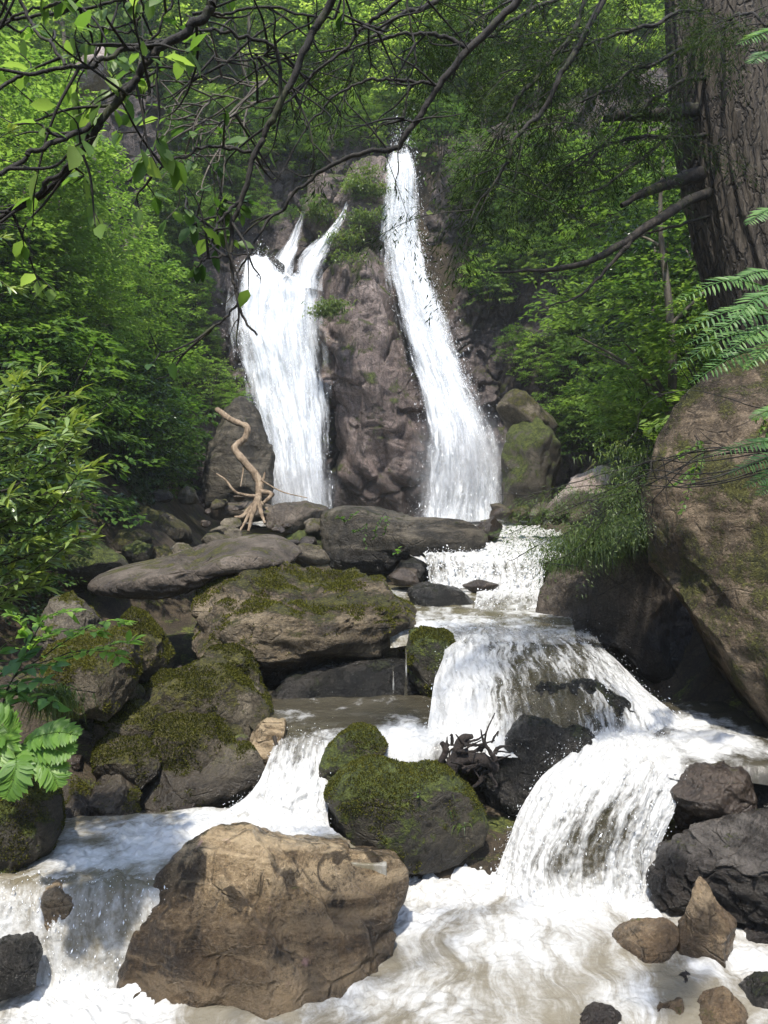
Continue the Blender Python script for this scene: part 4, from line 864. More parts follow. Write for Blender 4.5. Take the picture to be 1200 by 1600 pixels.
nR = scatter(90, False, ['tier', 'tierbright', 'tierbright', 'shrub', 'tierbright', 'bright'], 10., 23.5,
        {'shrub': 'mid green leafy shrub crowded among saplings on the right bank', 'bright': 'yellow green shrub on the right bank', 'dark': 'dark glossy leaved shrub in shade on the right bank', 'tier': 'green sapling with level tiers of leaves on the right bank', 'tierbright': 'light green sapling with sunlit tiers of leaves on the right bank'}, GR, .5, .95, 680, 1240, pyhi=640)
nT = scatter(9, True, ['treebright', 'treebright', 'tree'], 10.5, 21,
        {'tree': 'green broadleaf tree rising from the left bank', 'treebright': 'sunlit yellow green broadleaf tree rising from the left bank', 'treedark': ''}, 'trees on the left bank', .55, .9, -150, 330, mind=.5)
nU = scatter(8, False, ['tree', 'treedark', 'tree'], 12., 24,
        {'tree': 'green broadleaf tree rising from the right bank', 'treedark': 'dark leaved tree rising from the right bank', 'treebright': ''}, 'trees on the right bank', .55, .85, 760, 1300, mind=.5)
n = 0; placed = []
for _ in range(4000):
    if n >= 95: break
    y = 26.3 + 24 * rs.random() ** 1.4; px = rs.uniform(-60, 1260); x = (px - 600) / F * y; z = zed(x, y) - .2
    if any((x - a) ** 2 + (y - b) ** 2 < 2.2 for a, b in placed): continue
    kd = rs.choice(['treefar', 'treefar', 'treebright', 'treefar', 'tree'])
    plant(kd, x, y, z, rs.uniform(.8, 1.25), {'tree': 'green tree in the wood on the hillside above the falls', 'treefar': 'pale far tree in the wood on the hillside above the falls', 'treebright': 'light green tree in the wood on the hillside above the falls', 'treedark': 'dark tree in the wood on the hillside above the falls'}[kd], GB)
    placed.append((x, y)); n += 1
# shrubs rooted along the brow of the cliff, and on ledges
for i, (px, py, Y, s, kd, lab) in enumerate([
    (330, 240, 24.5, .8, 'shrub', 'bush on the cliff brow furthest left of the falls'), (400, 215, 26, .8, 'tier', 'sapling on the cliff brow above the left fall'),
    (460, 225, 26.4, .7, 'bright', 'light bush on the cliff brow above the square crag'), (530, 225, 26.6, .7, 'tierbright', 'pale sapling between the crag and the right fall'),
    (580, 205, 27, .7, 'shrub', 'bush growing right at the head of the right fall'), (690, 215, 25.4, .8, 'tier', 'sapling leaning over the right side of the fall head'),
    (655, 180, 27.5, .9, 'tierbright', 'pale sapling beyond the head of the right fall'), (740, 250, 24.2, .8, 'shrub', 'bush on the cliff edge right of the fall head'),
    (345, 330, 23.2, .5, 'shrub', 'bush in a cleft of the dark cliff at left'), (420, 330, 24.2, .4, 'bright', 'small light bush on a ledge above the left fall'),
    (500, 320, 24.2, .32, 'bright', 'ferny clump below the square crag'), (570, 300, 24, .38, 'bright', 'ferny clump between the two fall heads'),
    (552, 288, 23.9, .3, 'bright', 'clump of fern at the spout of the right feeder of the left fall'), (484, 316, 23.7, .26, 'shrub', 'little bush at the spout of the left feeder of the left fall'), (455, 330, 23.6, .2, 'shrub', 'little bush left of the left feeder'),
    (565, 345, 23.7, .3, 'bright', 'small ferny clump lower between the two fall heads'), (520, 480, 21.9, .2, 'bright', 'grassy tuft on the face of the purple brown rock'),
    (330, 590, 19.5, .55, 'bright', 'bright bush over the grey boulder beside the left fall'), (370, 630, 18.4, .32, 'bright', 'small bright clump on top of the grey boulder')]):
    p = at(px, py, Y); H = 2 * s
    plant(kd, p[0], p[1], p[2] - H * .5, s, lab, 'plants rooted on the cliff')

def on_cliff(px, py):
    Y = 23.
    for _ in range(6):
        p = at(px, py, Y); Y = float(cliff_y(np.array([p[0]]), np.array([p[2]]))[0]) - .5
    return at(px, py, Y)
n = 0
for _ in range(2500):
    if n >= 150: break
    px, py = rs.uniform(690, 1150), rs.uniform(225, 690)
    if px < np.interp(py, [225, 350, 450, 520, 600, 690], [690, 705, 722, 765, 820, 880]) + 22: continue
    p = on_cliff(px, py); kd = rs.choice(['tier', 'tierbright', 'tierbright', 'tierbright', 'bright', 'shrub']); s = rs.uniform(.38, .72)
    if p[1] < 12: continue
    plant(kd, p[0], p[1], p[2] - s, s, {'tier': 'tiered green sapling clinging to the rock face right of the right fall', 'tierbright': 'light green tiered sapling clinging to the rock face right of the right fall', 'shrub': 'green bush clinging to the rock face right of the right fall', 'bright': 'light green bush clinging to the rock face right of the right fall', 'dark': 'dark bush clinging to the rock face right of the right fall'}[kd], 'bushes clinging to the rock face at right'); n += 1
n = 0
for _ in range(900):
    if n >= 60: break
    px, py = rs.uniform(235, 600), rs.uniform(150, 420)
    if px > np.interp(py, [150, 225, 235, 290, 300, 420], [600, 590, 500, 440, 410, 340]): continue
    p = on_cliff(px, py); kd = rs.choice(['shrub', 'tier', 'bright']); s = rs.uniform(.3, .6)
    plant(kd, p[0], p[1], p[2] - s, s, {'tier': 'tiered sapling clinging to the dark cliff left of the left fall', 'shrub': 'green bush clinging to the dark cliff left of the left fall', 'bright': 'light bush clinging to the dark cliff left of the left fall'}[kd], 'bushes clinging to the dark cliff at left'); n += 1

n = 0
for _ in range(900):
    if n >= 34: break
    py = rs.uniform(320, 640); px = rs.uniform(215, np.interp(py, *XL) - 24); p = on_cliff(px, py); kd = rs.choice(['shrub', 'bright', 'bright', 'tier']); s = rs.uniform(.35, .65)
    plant(kd, p[0], p[1] - .2, p[2] - s, s, {'tier': 'tiered sapling on the rock close beside the left fall', 'shrub': 'green bush on the rock close beside the left fall', 'bright': 'light green bush on the rock close beside the left fall'}[kd], 'bushes close beside the left fall'); n += 1

# ground cover: ivy and low leaves over both banks, too many to count
def cover(name, n, left, size, mat, seed, pxlo, pxhi, ylo, yhi, label, cat, lift=.08, pymax=900):
    rng = np.random.default_rng(seed)
    y = ylo + (yhi - ylo) * rng.uniform(0, 1, n) ** .8; px = rng.uniform(pxlo, pxhi, n); x = (px - 600) / F * y
    z = hgt(x, y); py = 800 - F * (z * CP - y * SP) / (y * CP + z * SP) * 1.0
    py = 800 - F * ((-y * SP + z * CP) / (y * CP + z * SP))
    ok = np.ones(n, bool) if left is None else (px < np.interp(py, *XL)) if left else (px > np.interp(py, *XR))
    g = gnoise(np.stack([x * .8, y * .8, z * .8], 1), seed); ok &= (g > -.25) & (py < pymax)
    x, y, z = x[ok], y[ok], z[ok]; m = len(x); e = .05
    nx_ = -(hgt(x + e, y) - hgt(x - e, y)) / (2 * e); ny_ = -(hgt(x, y + e) - hgt(x, y - e)) / (2 * e)
    nn = nrm(np.stack([nx_, ny_, np.ones(m)], 1))
    p = np.stack([x, y, z], 1) + nn * (rng.exponential(lift, m))[:, None]
    ax = nrm(np.cross(nn, rng.normal(size=(m, 3)))) - np.array([0, 0, .4])
    l = size * rng.uniform(.6, 1.4, m); V, Fc = leaf2(p, ax, nn + rng.normal(0, .3, (m, 3)), l, l * .75)
    obj(name, mesh(name, V, Fc, mat, {'rnd': np.repeat(rng.uniform(0, 1, m), 4)}, smooth=False), kind='stuff', label=label, cat=cat)
cover('ivy', 60000, True, .085, lf_ivy, 5, -200, 420, 7.5, 24, 'ivy and low leaves carpeting the steep left bank', 'ivy')
cover('undergrowth', 60000, False, .10, lf_ivy, 6, 660, 1260, 9.5, 25, 'ivy and low leaves carpeting the steep right bank', 'undergrowth')
cover('undergrowth', 50000, None, .18, lf_far, 9, 0, 1000, 25.6, 48, 'leafy undergrowth between the trees of the hillside above the falls', 'undergrowth', lift=.3)
cover('undergrowth', 9000, False, .17, lf_frond, 8, 690, 900, 15, 24, 'broad butterbur leaves along the damp foot of the right bank', 'undergrowth', lift=.15)

# ------------------------------------------------------------------ old conifer at the right
def P3(lst): return np.array([at(*q) for q in lst])
def sm(pts, n, r0, r1, wig=0., seed=0):
    c = crom(pts, n)
    if wig: c = c + wig * np.stack([fbm(np.stack([np.linspace(0, n * .13, n), np.full(n, seed * 3.3 + k * 9), np.zeros(n)], 1), 3, seed + k) for k in range(3)], 1)
    return c, np.linspace(r0, r1, n)

tb = at(1200, 640, 7.3)
con = obj('conifer_tree', None, tb, label='old conifer with thick furrowed brown trunk and drooping dark needles at the right', cat='tree')
axis = P3([(1100, -420, 7.4), (1120, -120, 7.3), (1127, 0, 7.3), (1143, 200, 7.3), (1166, 340, 7.3), (1200, 470, 7.3), (1262, 640, 7.3)])
nv_, nu_ = 520, 220
ax_ = crom(axis, nv_); tt = np.linspace(0, 1, nv_)
rad = np.interp(tt, [0, .35, .75, .9, 1], [.38, .42, .46, .48, .56])
an = np.linspace(0, 2 * np.pi, nu_ + 1)[:-1]
A, T_ = np.meshgrid(an, tt)
Pt = np.stack([np.cos(A) * 2.2, np.sin(A) * 2.2, T_ * 2.6], -1).reshape(-1, 3)
tw = Pt.copy(); tw[:, 0] += .25 * fbm(Pt * 1.1, 3, 4); tw[:, 1] += .25 * fbm(Pt * 1.1, 3, 5)
dd = .05 * fbm(tw * np.array([.6, .6, .35]), 3, 7) + .04 * ridged(tw * np.array([2.1, 2.1, .4]), 5, 8) + .03 * ridged(tw * np.array([6.5, 6.5, 1.1]), 4, 9)
rr = (np.repeat(rad, nu_) + dd)[:, None]
ring = np.repeat(ax_, nu_, 0) + rr * np.stack([np.cos(A).ravel(), np.sin(A).ravel(), 0 * A.ravel()], 1)
i = (np.arange(nv_ - 1)[:, None] * nu_ + np.arange(nu_)[None]).ravel(); j = (np.arange(nv_ - 1)[:, None] * nu_ + (np.arange(nu_)[None] + 1) % nu_).ravel()
obj('trunk', mesh('trunk', ring - tb, np.stack([i, j, j + nu_, i + nu_], 1), bark_c), parent=con)

limbs = [
    ([(1130, 168, 7.3), (1075, 175, 7.05), (1000, 180, 6.6), (946, 184, 6.5)], .085, .03),
    ([(1140, 272, 7.3), (1078, 276, 7.05), (1020, 296, 6.55), (972, 320, 6.4)], .085, .02),
    ([(1145, 285, 7.3), (1082, 310, 6.95), (1040, 336, 6.4), (980, 375, 6.2), (930, 405, 6.1), (880, 419, 6.), (830, 424, 5.95), (772, 424, 5.9)], .05, .006),
    ([(985, 376, 6.2), (965, 400, 6.15), (930, 440, 6.1), (895, 468, 6.05), (848, 479, 6.)], .02, .004),
    ([(1130, 165, 7.3), (1068, 195, 7.0), (1015, 238, 6.5), (950, 287, 6.3), (915, 302, 6.25), (880, 310, 6.2)], .022, .004),
    ([(1150, 325, 7.3), (1080, 346, 7.0), (1030, 360, 6.6), (1000, 368, 6.5)], .018, .005),
    ([(1000, 240, 6.5), (975, 260, 6.4), (940, 266, 6.3), (925, 250, 6.25), (915, 228, 6.2)], .010, .003),
]
for pts, r0, r1 in limbs:
    V, Fc = tube([sm(P3(pts), 40, r0, r1, .03, 3)], 10, .25, 2); obj('branch', mesh('branch', V - tb, Fc, bark_d), parent=con)
def needle_spray(O, D, Ln, K, rng, size=.022, droop=.5):
    return sprays(O, D, Ln, K, rng, size, .16, .38, droop, .3)
boughs = [
    [(1000, -160, 5.4), (940, 5, 5.3), (880, 110, 5.2), (845, 178, 5.15), (800, 225, 5.1), (780, 272, 5.05), (737, 347, 5.0)],
    [(960, -150, 5.9), (905, 30, 5.8), (860, 95, 5.7), (810, 150, 5.6), (786, 200, 5.5), (770, 240, 5.5)],
    [(1120, 50, 7.3), (1040, 90, 6.4), (960, 130, 6.1), (900, 165, 5.9), (850, 200, 5.8)],
    [(1120, 10, 7.3), (1040, 30, 6.3), (950, 60, 6.), (860, 90, 5.8), (780, 120, 5.6)],
    [(1120, -80, 6.9), (1000, -60, 6.3), (880, -30, 6.), (780, 10, 5.8), (700, 60, 5.7)],
    [(1125, 115, 7.3), (1060, 130, 6.5), (990, 180, 6.3), (930, 240, 6.2), (880, 275, 6.1)],
    [(930, -30, 6.4), (820, 20, 6.2), (740, 70, 6.1), (660, 110, 6.)],
    [(780, -140, 4.9), (700, -20, 4.8), (620, 30, 4.7), (560, 80, 4.6), (540, 150, 4.6)],
    [(1130, 50, 7.), (1160, 20, 6.1), (1230, 60, 5.7)],
    [(1130, 210, 7.3), (1040, 215, 6.5), (980, 215, 6.4), (900, 250, 6.3), (850, 300, 6.2)],
]
for k, pts in enumerate(boughs):
    rng = np.random.default_rng(300 + k)
    main = sm(P3(pts), 50, .026 if k < 2 else .02, .004, .04, k + 5); paths = [main]
    O, D, Ln = [], [], []
    for q in range(30):
        a = rng.integers(6, 49); p = main[0][a]; l = rng.uniform(.25, .75)
        d_ = nrm(np.array([rng.normal(-.35, .6), rng.normal(0, .6), rng.normal(-.25, .25)])); e = p + d_ * l + [0, 0, -.25 * l]
        tw_ = crom([p, p + d_ * l * .5 + [0, 0, -.03], e], 10); paths.append((tw_, np.linspace(.004, .0012, 10)))
        for z_ in range(9):
            b_ = tw_[rng.integers(2, 10)]; O.append(b_); dv = nrm(d_ + rng.normal(0, .55, 3) + [0, 0, -.45]); D.append(dv); Ln.append(rng.uniform(.10, .26))
    V, Fc = tube(paths, 6); br = obj('branch', mesh('branch', V - tb, Fc, bark_t), parent=con)
    p, ax, no, l, wd, t = needle_spray(np.array(O), np.array(D), np.array(Ln), 14, rng, .045)
    V, Fc = leaf2(p, ax, no, l, wd * 1.1)
    obj('needles', mesh('needles', V - tb, Fc, lf_needle, {'rnd': np.repeat(rng.uniform(0, 1, len(p)), 4)}, smooth=False), parent=br)

# ------------------------------------------------------------------ branches hanging into the view
def branch_thing(label, polys, seed, group='bare twiggy branches hanging into the view', twigs=12, leafn=0, leafmat=None, leafsize=.06, mat=None, name='overhanging_branch', tl=.35):
    """polys: list of (pixel polyline with depth, r0, r1); side twigs grow at random"""
    rng = np.random.default_rng(seed); c = at(*polys[0][0][0]); paths = []; tips = []
    for pts, r0, r1 in polys:
        m_ = sm(P3(pts), 14 * len(pts), r0 * .8, r1 * .8, .012, seed); paths.append(m_)
        for q in range(max(0, int(twigs * len(pts) / 6))):
            a = rng.integers(3, len(m_[0]) - 1); p = m_[0][a]; tdir = nrm(m_[0][min(a + 1, len(m_[0]) - 1)] - m_[0][a - 1])
            d_ = nrm(tdir * .6 + rng.normal(0, .65, 3)); l = tl * rng.uniform(.3, 1.)
            e = p + d_ * l; md = p + d_ * l * .5 + rng.normal(0, .05 * l, 3)
            tw_ = crom([p, md, e, e + nrm(d_ + rng.normal(0, .6, 3)) * l * .4], 14); paths.append((tw_, np.linspace(min(.0045, r1 + .002), .0012, 14))); tips.append(tw_)
            if rng.random() < .6:
                s_ = tw_[rng.integers(4, 11)]; d2 = nrm(d_ + rng.normal(0, .8, 3)); tw2 = crom([s_, s_ + d2 * l * .25, s_ + nrm(d2 + rng.normal(0, .4, 3)) * l * .5], 8)
                paths.append((tw2, np.linspace(.0025, .001, 8))); tips.append(tw2)
    V, Fc = tube(paths, 8, .1, seed)
    o = obj(name, mesh(name, V - c, Fc, mat or bark_t), c, label=label, cat='branch', group=group)
    if leafn:
        pos, axs, nos = [], [], []
        for q in range(leafn):
            tw_ = tips[rng.integers(len(tips))]; k = rng.integers(len(tw_) // 2, len(tw_)); pos.append(tw_[k])
            d_ = nrm(tw_[k] - tw_[k - 1]); axs.append(nrm(d_ + rng.normal(0, .5, 3) + [0, 0, -.35])); nos.append(rng.normal(0, .45, 3) + [0, -.3, 1])
        L = leafsize * rng.uniform(.6, 1.2, leafn); V, Fc = leaves(np.array(pos), np.array(axs), np.array(nos), L, L * .58)
        obj('foliage', mesh('foliage', V - c, Fc, leafmat, {'rnd': np.repeat(rng.uniform(0, 1, leafn), 7)}), parent=o)
    return o
branch_thing('thick dark branch slanting from the top down to the left edge', [
    ([(345, -60, 2.1), (330, 5, 2.1), (300, 40, 2.1), (250, 75, 2.1), (200, 135, 2.1), (155, 195, 2.1), (115, 255, 2.15), (50, 315, 2.2), (-40, 352, 2.25)], .0155, .009),
    ([(140, 215, 2.1), (100, 262, 2.13), (45, 312, 2.18)], .006, .009),
    ([(145, 198, 2.1), (80, 222, 2.0), (30, 250, 1.95), (-40, 300, 1.9)], .009, .006),
    ([(250, 72, 2.1), (195, 75, 2.05), (150, 98, 2.), (105, 106, 2.), (30, 118, 2.), (-20, 160, 1.95)], .008, .005),
    ([(105, 106, 2.), (80, 70, 2.05), (45, 30, 2.1), (20, -30, 2.1)], .005, .006),
    ([(248, 80, 2.1), (243, 120, 2.1), (228, 145, 2.1), (190, 150, 2.1)], .004, .002)], 1, leafn=130, leafmat=lf_bright, leafsize=.066, twigs=6, tl=.3)
branch_thing('long dark branch dropping from the top past the left fall to a hooked tip', [
    ([(545, -60, 2.5), (520, 0, 2.5), (475, 80, 2.5), (435, 165, 2.5), (400, 235, 2.5), (375, 320, 2.5), (360, 390, 2.5), (367, 440, 2.5), (372, 475, 2.5), (400, 527, 2.5)], .017, .004),
    ([(372, 474, 2.5), (345, 505, 2.5), (305, 530, 2.5)], .005, .003), ([(360, 398, 2.5), (330, 404, 2.5), (302, 415, 2.5)], .005, .003),
    ([(371, 316, 2.5), (347, 343, 2.45), (323, 383, 2.4)], .007, .004), ([(390, 237, 2.5), (343, 230, 2.45), (300, 237, 2.4), (240, 265, 2.35), (197, 283, 2.3)], .007, .003),
    ([(440, 158, 2.5), (433, 80, 2.45), (383, 60, 2.4), (343, 48, 2.4), (300, 52, 2.35), (240, 80, 2.3)], .008, .004)], 2, leafn=26, leafmat=lf_mid, leafsize=.07, twigs=4, tl=.22)
branch_thing('dark branch running from top right down over the head of the right fall', [
    ([(840, -50, 3.), (810, 0, 3.), (735, 75, 3.), (685, 135, 3.), (650, 190, 3.), (615, 232, 3.), (595, 234, 3.), (530, 252, 3.), (480, 287, 3.), (430, 335, 3.), (395, 385, 2.95), (370, 428, 2.9)], .02, .004),
    ([(735, 78, 3.), (690, 56, 3.), (660, 53, 3.), (613, 55, 3.), (573, 68, 3.), (497, 83, 3.)], .011, .004),
    ([(686, 134, 3.), (655, 128, 3.), (610, 125, 3.), (567, 127, 3.), (520, 153, 3.), (480, 200, 3.), (430, 287, 3.)], .009, .003),
    ([(645, 190, 3.), (625, 188, 3.), (600, 195, 3.)], .005, .003),
    ([(480, 202, 3.), (470, 180, 3.), (452, 150, 3.)], .004, .002)], 3, twigs=4, tl=.25)
branch_thing('thin arching twig crossing the top middle behind the long dark branch', [
    ([(660, -30, 2.7), (600, 20, 2.7), (567, 43, 2.7), (540, 75, 2.7), (493, 112, 2.7), (450, 146, 2.7), (400, 160, 2.7), (340, 200, 2.7)], .009, .003),
    ([(300, 20, 2.6), (353, 23, 2.6), (410, 10, 2.6), (487, 24, 2.6), (540, 33, 2.6), (605, 48, 2.6)], .006, .004),
    ([(290, 20, 2.6), (320, 60, 2.6), (345, 95, 2.6), (420, 85, 2.6), (470, 82, 2.6)], .004, .003),
    ([(340, 105, 2.6), (380, 88, 2.6), (433, 80, 2.6)], .003, .003)], 4, twigs=9, tl=.3)
branch_thing('thin pale twig hanging straight down before the right fall', [
    ([(640, -40, 2.8), (636, 20, 2.8), (648, 80, 2.8), (640, 130, 2.8), (630, 180, 2.8), (624, 230, 2.8), (617, 300, 2.8)], .005, .0025)], 5, twigs=3, tl=.2)
branch_thing('tangle of thin bare twigs at the top left', [
    ([(-30, 40, 2.4), (60, 25, 2.4), (160, 6, 2.4), (260, -10, 2.4)], .006, .005), ([(-30, 75, 2.3), (30, 22, 2.3), (90, 5, 2.3)], .005, .004),
    ([(220, -20, 2.5), (215, 35, 2.5), (190, 50, 2.5), (130, 35, 2.5)], .005, .003), ([(270, -10, 2.4), (240, 60, 2.4), (205, 45, 2.4), (195, -10, 2.4)], .005, .003),
    ([(330, 130, 2.6), (300, 110, 2.6), (250, 105, 2.6), (230, 150, 2.6)], .004, .002)], 6, twigs=8, tl=.3, leafn=100, leafmat=lf_bright, leafsize=.062)
branch_thing('tangle of thin greyish twigs left of the long dark branch', [
    ([(420, 120, 3.4), (390, 135, 3.4), (350, 120, 3.4), (310, 130, 3.4), (280, 150, 3.4)], .006, .003), ([(430, 150, 3.4), (380, 170, 3.4), (355, 195, 3.4), (352, 230, 3.4), (351, 270, 3.4)], .006, .003),
    ([(400, 160, 3.4), (340, 150, 3.4), (310, 175, 3.4), (300, 215, 3.4)], .005, .003), ([(390, 190, 3.4), (330, 190, 3.4), (270, 160, 3.4)], .005, .003)], 7, twigs=13, tl=.35, mat=bark_g, leafn=60, leafmat=lf_mid, leafsize=.075)
branch_thing('leafy twig of grey green leaves hanging at the left of the long dark branch', [
    ([(300, 235, 2.9), (330, 260, 2.9), (345, 300, 2.9), (338, 345, 2.9), (345, 385, 2.9)], .004, .002), ([(290, 300, 2.9), (300, 335, 2.9), (338, 348, 2.9)], .003, .002)], 8, twigs=9, tl=.14, leafn=60, leafmat=lf_mid, leafsize=.065)

# ------------------------------------------------------------------ driftwood and sticks
def wood(name, label, polys, mat, seed, knob=.25, res=9, cat='driftwood'):
    c = at(*polys[0][0][0]); paths = [sm(P3(p), 12 * len(p), a, b, .0, seed) for p, a, b in polys]
    V, Fc = tube(paths, res, knob, seed); return obj(name, mesh(name, V - c, Fc, mat), c, label=label, cat=cat)
wood('dead_tree_root', 'bleached crooked root reaching down the left bank to a splayed foot on the rocks', [
    ([(340, 640, 15.9), (352, 650, 15.6), (366, 658, 15.2), (386, 668, 14.9), (383, 684, 14.8), (367, 700, 14.7), (376, 714, 14.6), (394, 736, 14.5), (406, 758, 14.4), (402, 782, 14.2)], .055, .072),
    ([(403, 778, 14.2), (396, 800, 14.), (388, 830, 13.8)], .07, .025), ([(402, 778, 14.2), (408, 800, 14.), (414, 818, 13.8)], .06, .02), ([(402, 782, 14.2), (380, 806, 14.), (366, 808, 13.9)], .06, .02),
    ([(404, 780, 14.2), (420, 800, 14.1), (424, 826, 13.9)], .03, .012), ([(402, 776, 14.2), (370, 770, 14.1), (352, 750, 14.2), (338, 740, 14.3)], .035, .012), ([(398, 785, 14.1), (385, 812, 13.9), (372, 834, 13.7)], .04, .015),
    ([(406, 768, 14.3), (425, 772, 14.2), (412, 786, 14.1)], .05, .03), ([(410, 755, 14.4), (414, 738, 14.4)], .035, .015),
    ([(408, 750, 14.3), (440, 768, 14.), (480, 778, 13.7)], .016, .008), ([(372, 715, 14.6), (380, 730, 14.55), (376, 760, 14.4)], .018, .01)], bark_w, 4, .4)
wood('stick', 'dark straight stick standing in the foam of the left channel', [([(428, 1150, 6.15), (440, 1190, 6.05), (450, 1224, 5.95)], .014, .011)], bark_d, 6, cat='stick')
wood('stick', 'long tan stick lying across the left channel against the mossy rock', [([(440, 1212, 6.), (475, 1198, 6.05), (520, 1172, 6.15)], .009, .014), ([(505, 1182, 6.12), (515, 1165, 6.2), (530, 1160, 6.2)], .01, .006)], bark_w, 7, cat='stick')
wood('stick', 'thin twig lying on the long slab above the cave', [([(285, 872, 9.9), (310, 880, 9.8), (340, 884, 9.8), (362, 890, 9.8)], .02, .008)], bark_d, 8, cat='stick')
rng = np.random.default_rng(77); pl_ = []
for k in range(46):
    a = (rng.uniform(690, 775), rng.uniform(1160, 1215), rng.uniform(5.72, 5.95)); b = (a[0] + rng.normal(0, 22), a[1] + rng.normal(-6, 20), a[2] + rng.normal(0, .08))
    pl_.append(([a, ((a[0] + b[0]) / 2 + rng.normal(0, 5), (a[1] + b[1]) / 2 + rng.normal(0, 5), a[2]), b], rng.uniform(.008, .022), .004))
pl_.append(([(700, 1215, 5.8), (712, 1180, 5.8), (722, 1155, 5.82), (738, 1150, 5.85)], .05, .02)); pl_.append(([(690, 1190, 5.8), (696, 1170, 5.8), (690, 1160, 5.8)], .03, .015)); pl_.append(([(700, 1195, 5.8), (740, 1185, 5.8), (775, 1200, 5.85)], .05, .04))
wood('rotten_stump', 'black rotten stump of tangled roots wedged against the dark wet boulder', pl_, mat_bark('rotten_wood', [(.006, .004, .003), (.018, .012, .009), (.045, .03, .022)], bump=.8, stretch=.6), 9, .5)

# ------------------------------------------------------------------ near plants
def stalk_plant(name, label, cat, base, twigs_, mat, seed, size, aspect, n, tipn=0, group=None, spread=.9, droop=.2, up=.25, stemr=.005, whorl=False):
    """stems (pixel polylines with depth) clothed with leaves, paler young leaves at the tips"""
    rng = np.random.default_rng(seed); c = at(*base); paths, pos, axs, nos, ls, tp = [], [], [], [], [], []
    for pts in twigs_:
        m_, r_ = sm(P3(pts), 40, stemr, stemr * .35, .01, seed); paths.append((m_, r_)); T = nrm(np.gradient(m_, axis=0))
        for q in range(n):
            t = q / n; k = int(8 + 31 * (t if not whorl else 1 - .12 * rng.random())); s_ = nrm(np.cross(T[k], [0, 0, 1])); sg = 1 if q % 2 else -1
            pos.append(m_[k]); axs.append(nrm(T[k] * rng.uniform(.35, .8) + s_ * sg * spread * rng.uniform(.6, 1.1) + np.array([0, 0, up]) * rng.uniform(-1, 1) + rng.normal(0, .12, 3)))
            nos.append(np.array([0, 0, 1.]) + rng.normal(0, .3, 3)); ls.append(size * rng.uniform(.7, 1.15) * (1 - .25 * t)); tp.append(.12 * rng.random())
        for q in range(tipn):
            k = 39 - rng.integers(0, 4); pos.append(m_[k]); axs.append(nrm(T[k] + rng.normal(0, .42, 3) + [0, 0, .25])); nos.append(rng.normal(0, .5, 3) + [0, -.4, .8]); ls.append(size * rng.uniform(.45, .8)); tp.append(rng.uniform(.6, 1))
    L = np.array(ls); V, Fc = leaves(np.array(pos), np.array(axs), np.array(nos), L, L * aspect, droop=droop)
    o = obj(name, None, c, label=label, cat=cat, group=group)
    obj('foliage', mesh(name + '_foliage', V - c, Fc, mat, {'rnd': np.repeat(rng.uniform(0, 1, len(L)), 7), 'tip': np.repeat(np.array(tp), 7)}), parent=o)
    V, Fc = tube(paths, 6); obj('stem', mesh(name + '_stem', V - c, Fc, bark_d), parent=o)
    return o
rng = np.random.default_rng(5)
tw = []
for k in range(60):
    ty = rng.uniform(600, 935); tx = np.interp(ty, [590, 640, 735, 800, 850, 900, 940], [40, 118, 145, 118, 148, 75, 50]) * rng.uniform(.1, 1.05); d_ = rng.uniform(3.4, 4.2)
    bx = tx - rng.uniform(60, 150); by = ty + rng.uniform(-5, 90)
    tw.append([(bx, by, d_ + rng.uniform(0, .3)), ((bx + tx) / 2, (by + ty) / 2 + 4, d_ + .1), (tx, ty - rng.uniform(-8, 22), d_)])
for tx, ty in [(148, 735), (115, 622), (150, 848), (120, 790), (140, 760), (112, 655), (40, 615), (60, 690), (100, 860)]:
    tw.append([(tx - 150, ty + 35, 3.8), (tx - 70, ty + 10, 3.7), (tx, ty - 6, 3.6)])
stalk_plant('laurel_shrub', 'laurel shrub with long narrow leaves and yellow tips at the left edge', 'shrub', (-60, 960, 4.0), tw, lf_laurel, 9, .135, .23, 22, 6, spread=.8, up=.35)
stalk_plant('laurel_twig', 'small yellow tipped twigs poking in above the laurel shrub at the left edge', 'shrub', (-60, 400, 3.6), [[(-80, 480, 3.6), (-20, 470, 3.6), (36, 444, 3.6)], [(-80, 350, 3.6), (-20, 330, 3.6), (34, 316, 3.6)], [(-80, 470, 3.6), (-30, 430, 3.6), (22, 452, 3.6)], [(-60, 240, 3.6), (-20, 225, 3.6), (16, 205, 3.6)], [(-60, 375, 3.6), (-30, 370, 3.6), (5, 372, 3.6)]], lf_laurel, 10, .09, .24, 10, 8)
stalk_plant('seedling', 'pale green seedling with leaflets spread over the mossy boulder', 'plant', (20, 1060, 4.9), [
    [(20, 1060, 4.9), (60, 1000, 4.85), (110, 985, 4.8), (160, 990, 4.75)], [(20, 1060, 4.9), (90, 1010, 4.9), (150, 975, 4.85), (198, 972, 4.8)], [(30, 1060, 4.9), (100, 1030, 4.8), (160, 1012, 4.7), (206, 1002, 4.65)], [(20, 1060, 4.9), (60, 980, 5.), (80, 960, 5.), (118, 955, 5.)],
    [(20, 1060, 4.9), (50, 1010, 4.9), (70, 990, 4.9), (60, 972, 4.9)], [(30, 1050, 4.9), (110, 1020, 4.8), (170, 1018, 4.7), (188, 1030, 4.65)], [(20, 1060, 4.9), (40, 1000, 4.9), (30, 970, 4.9), (20, 960, 4.9)]], lf_fern, 11, .125, .44, 17, 4, up=.1)
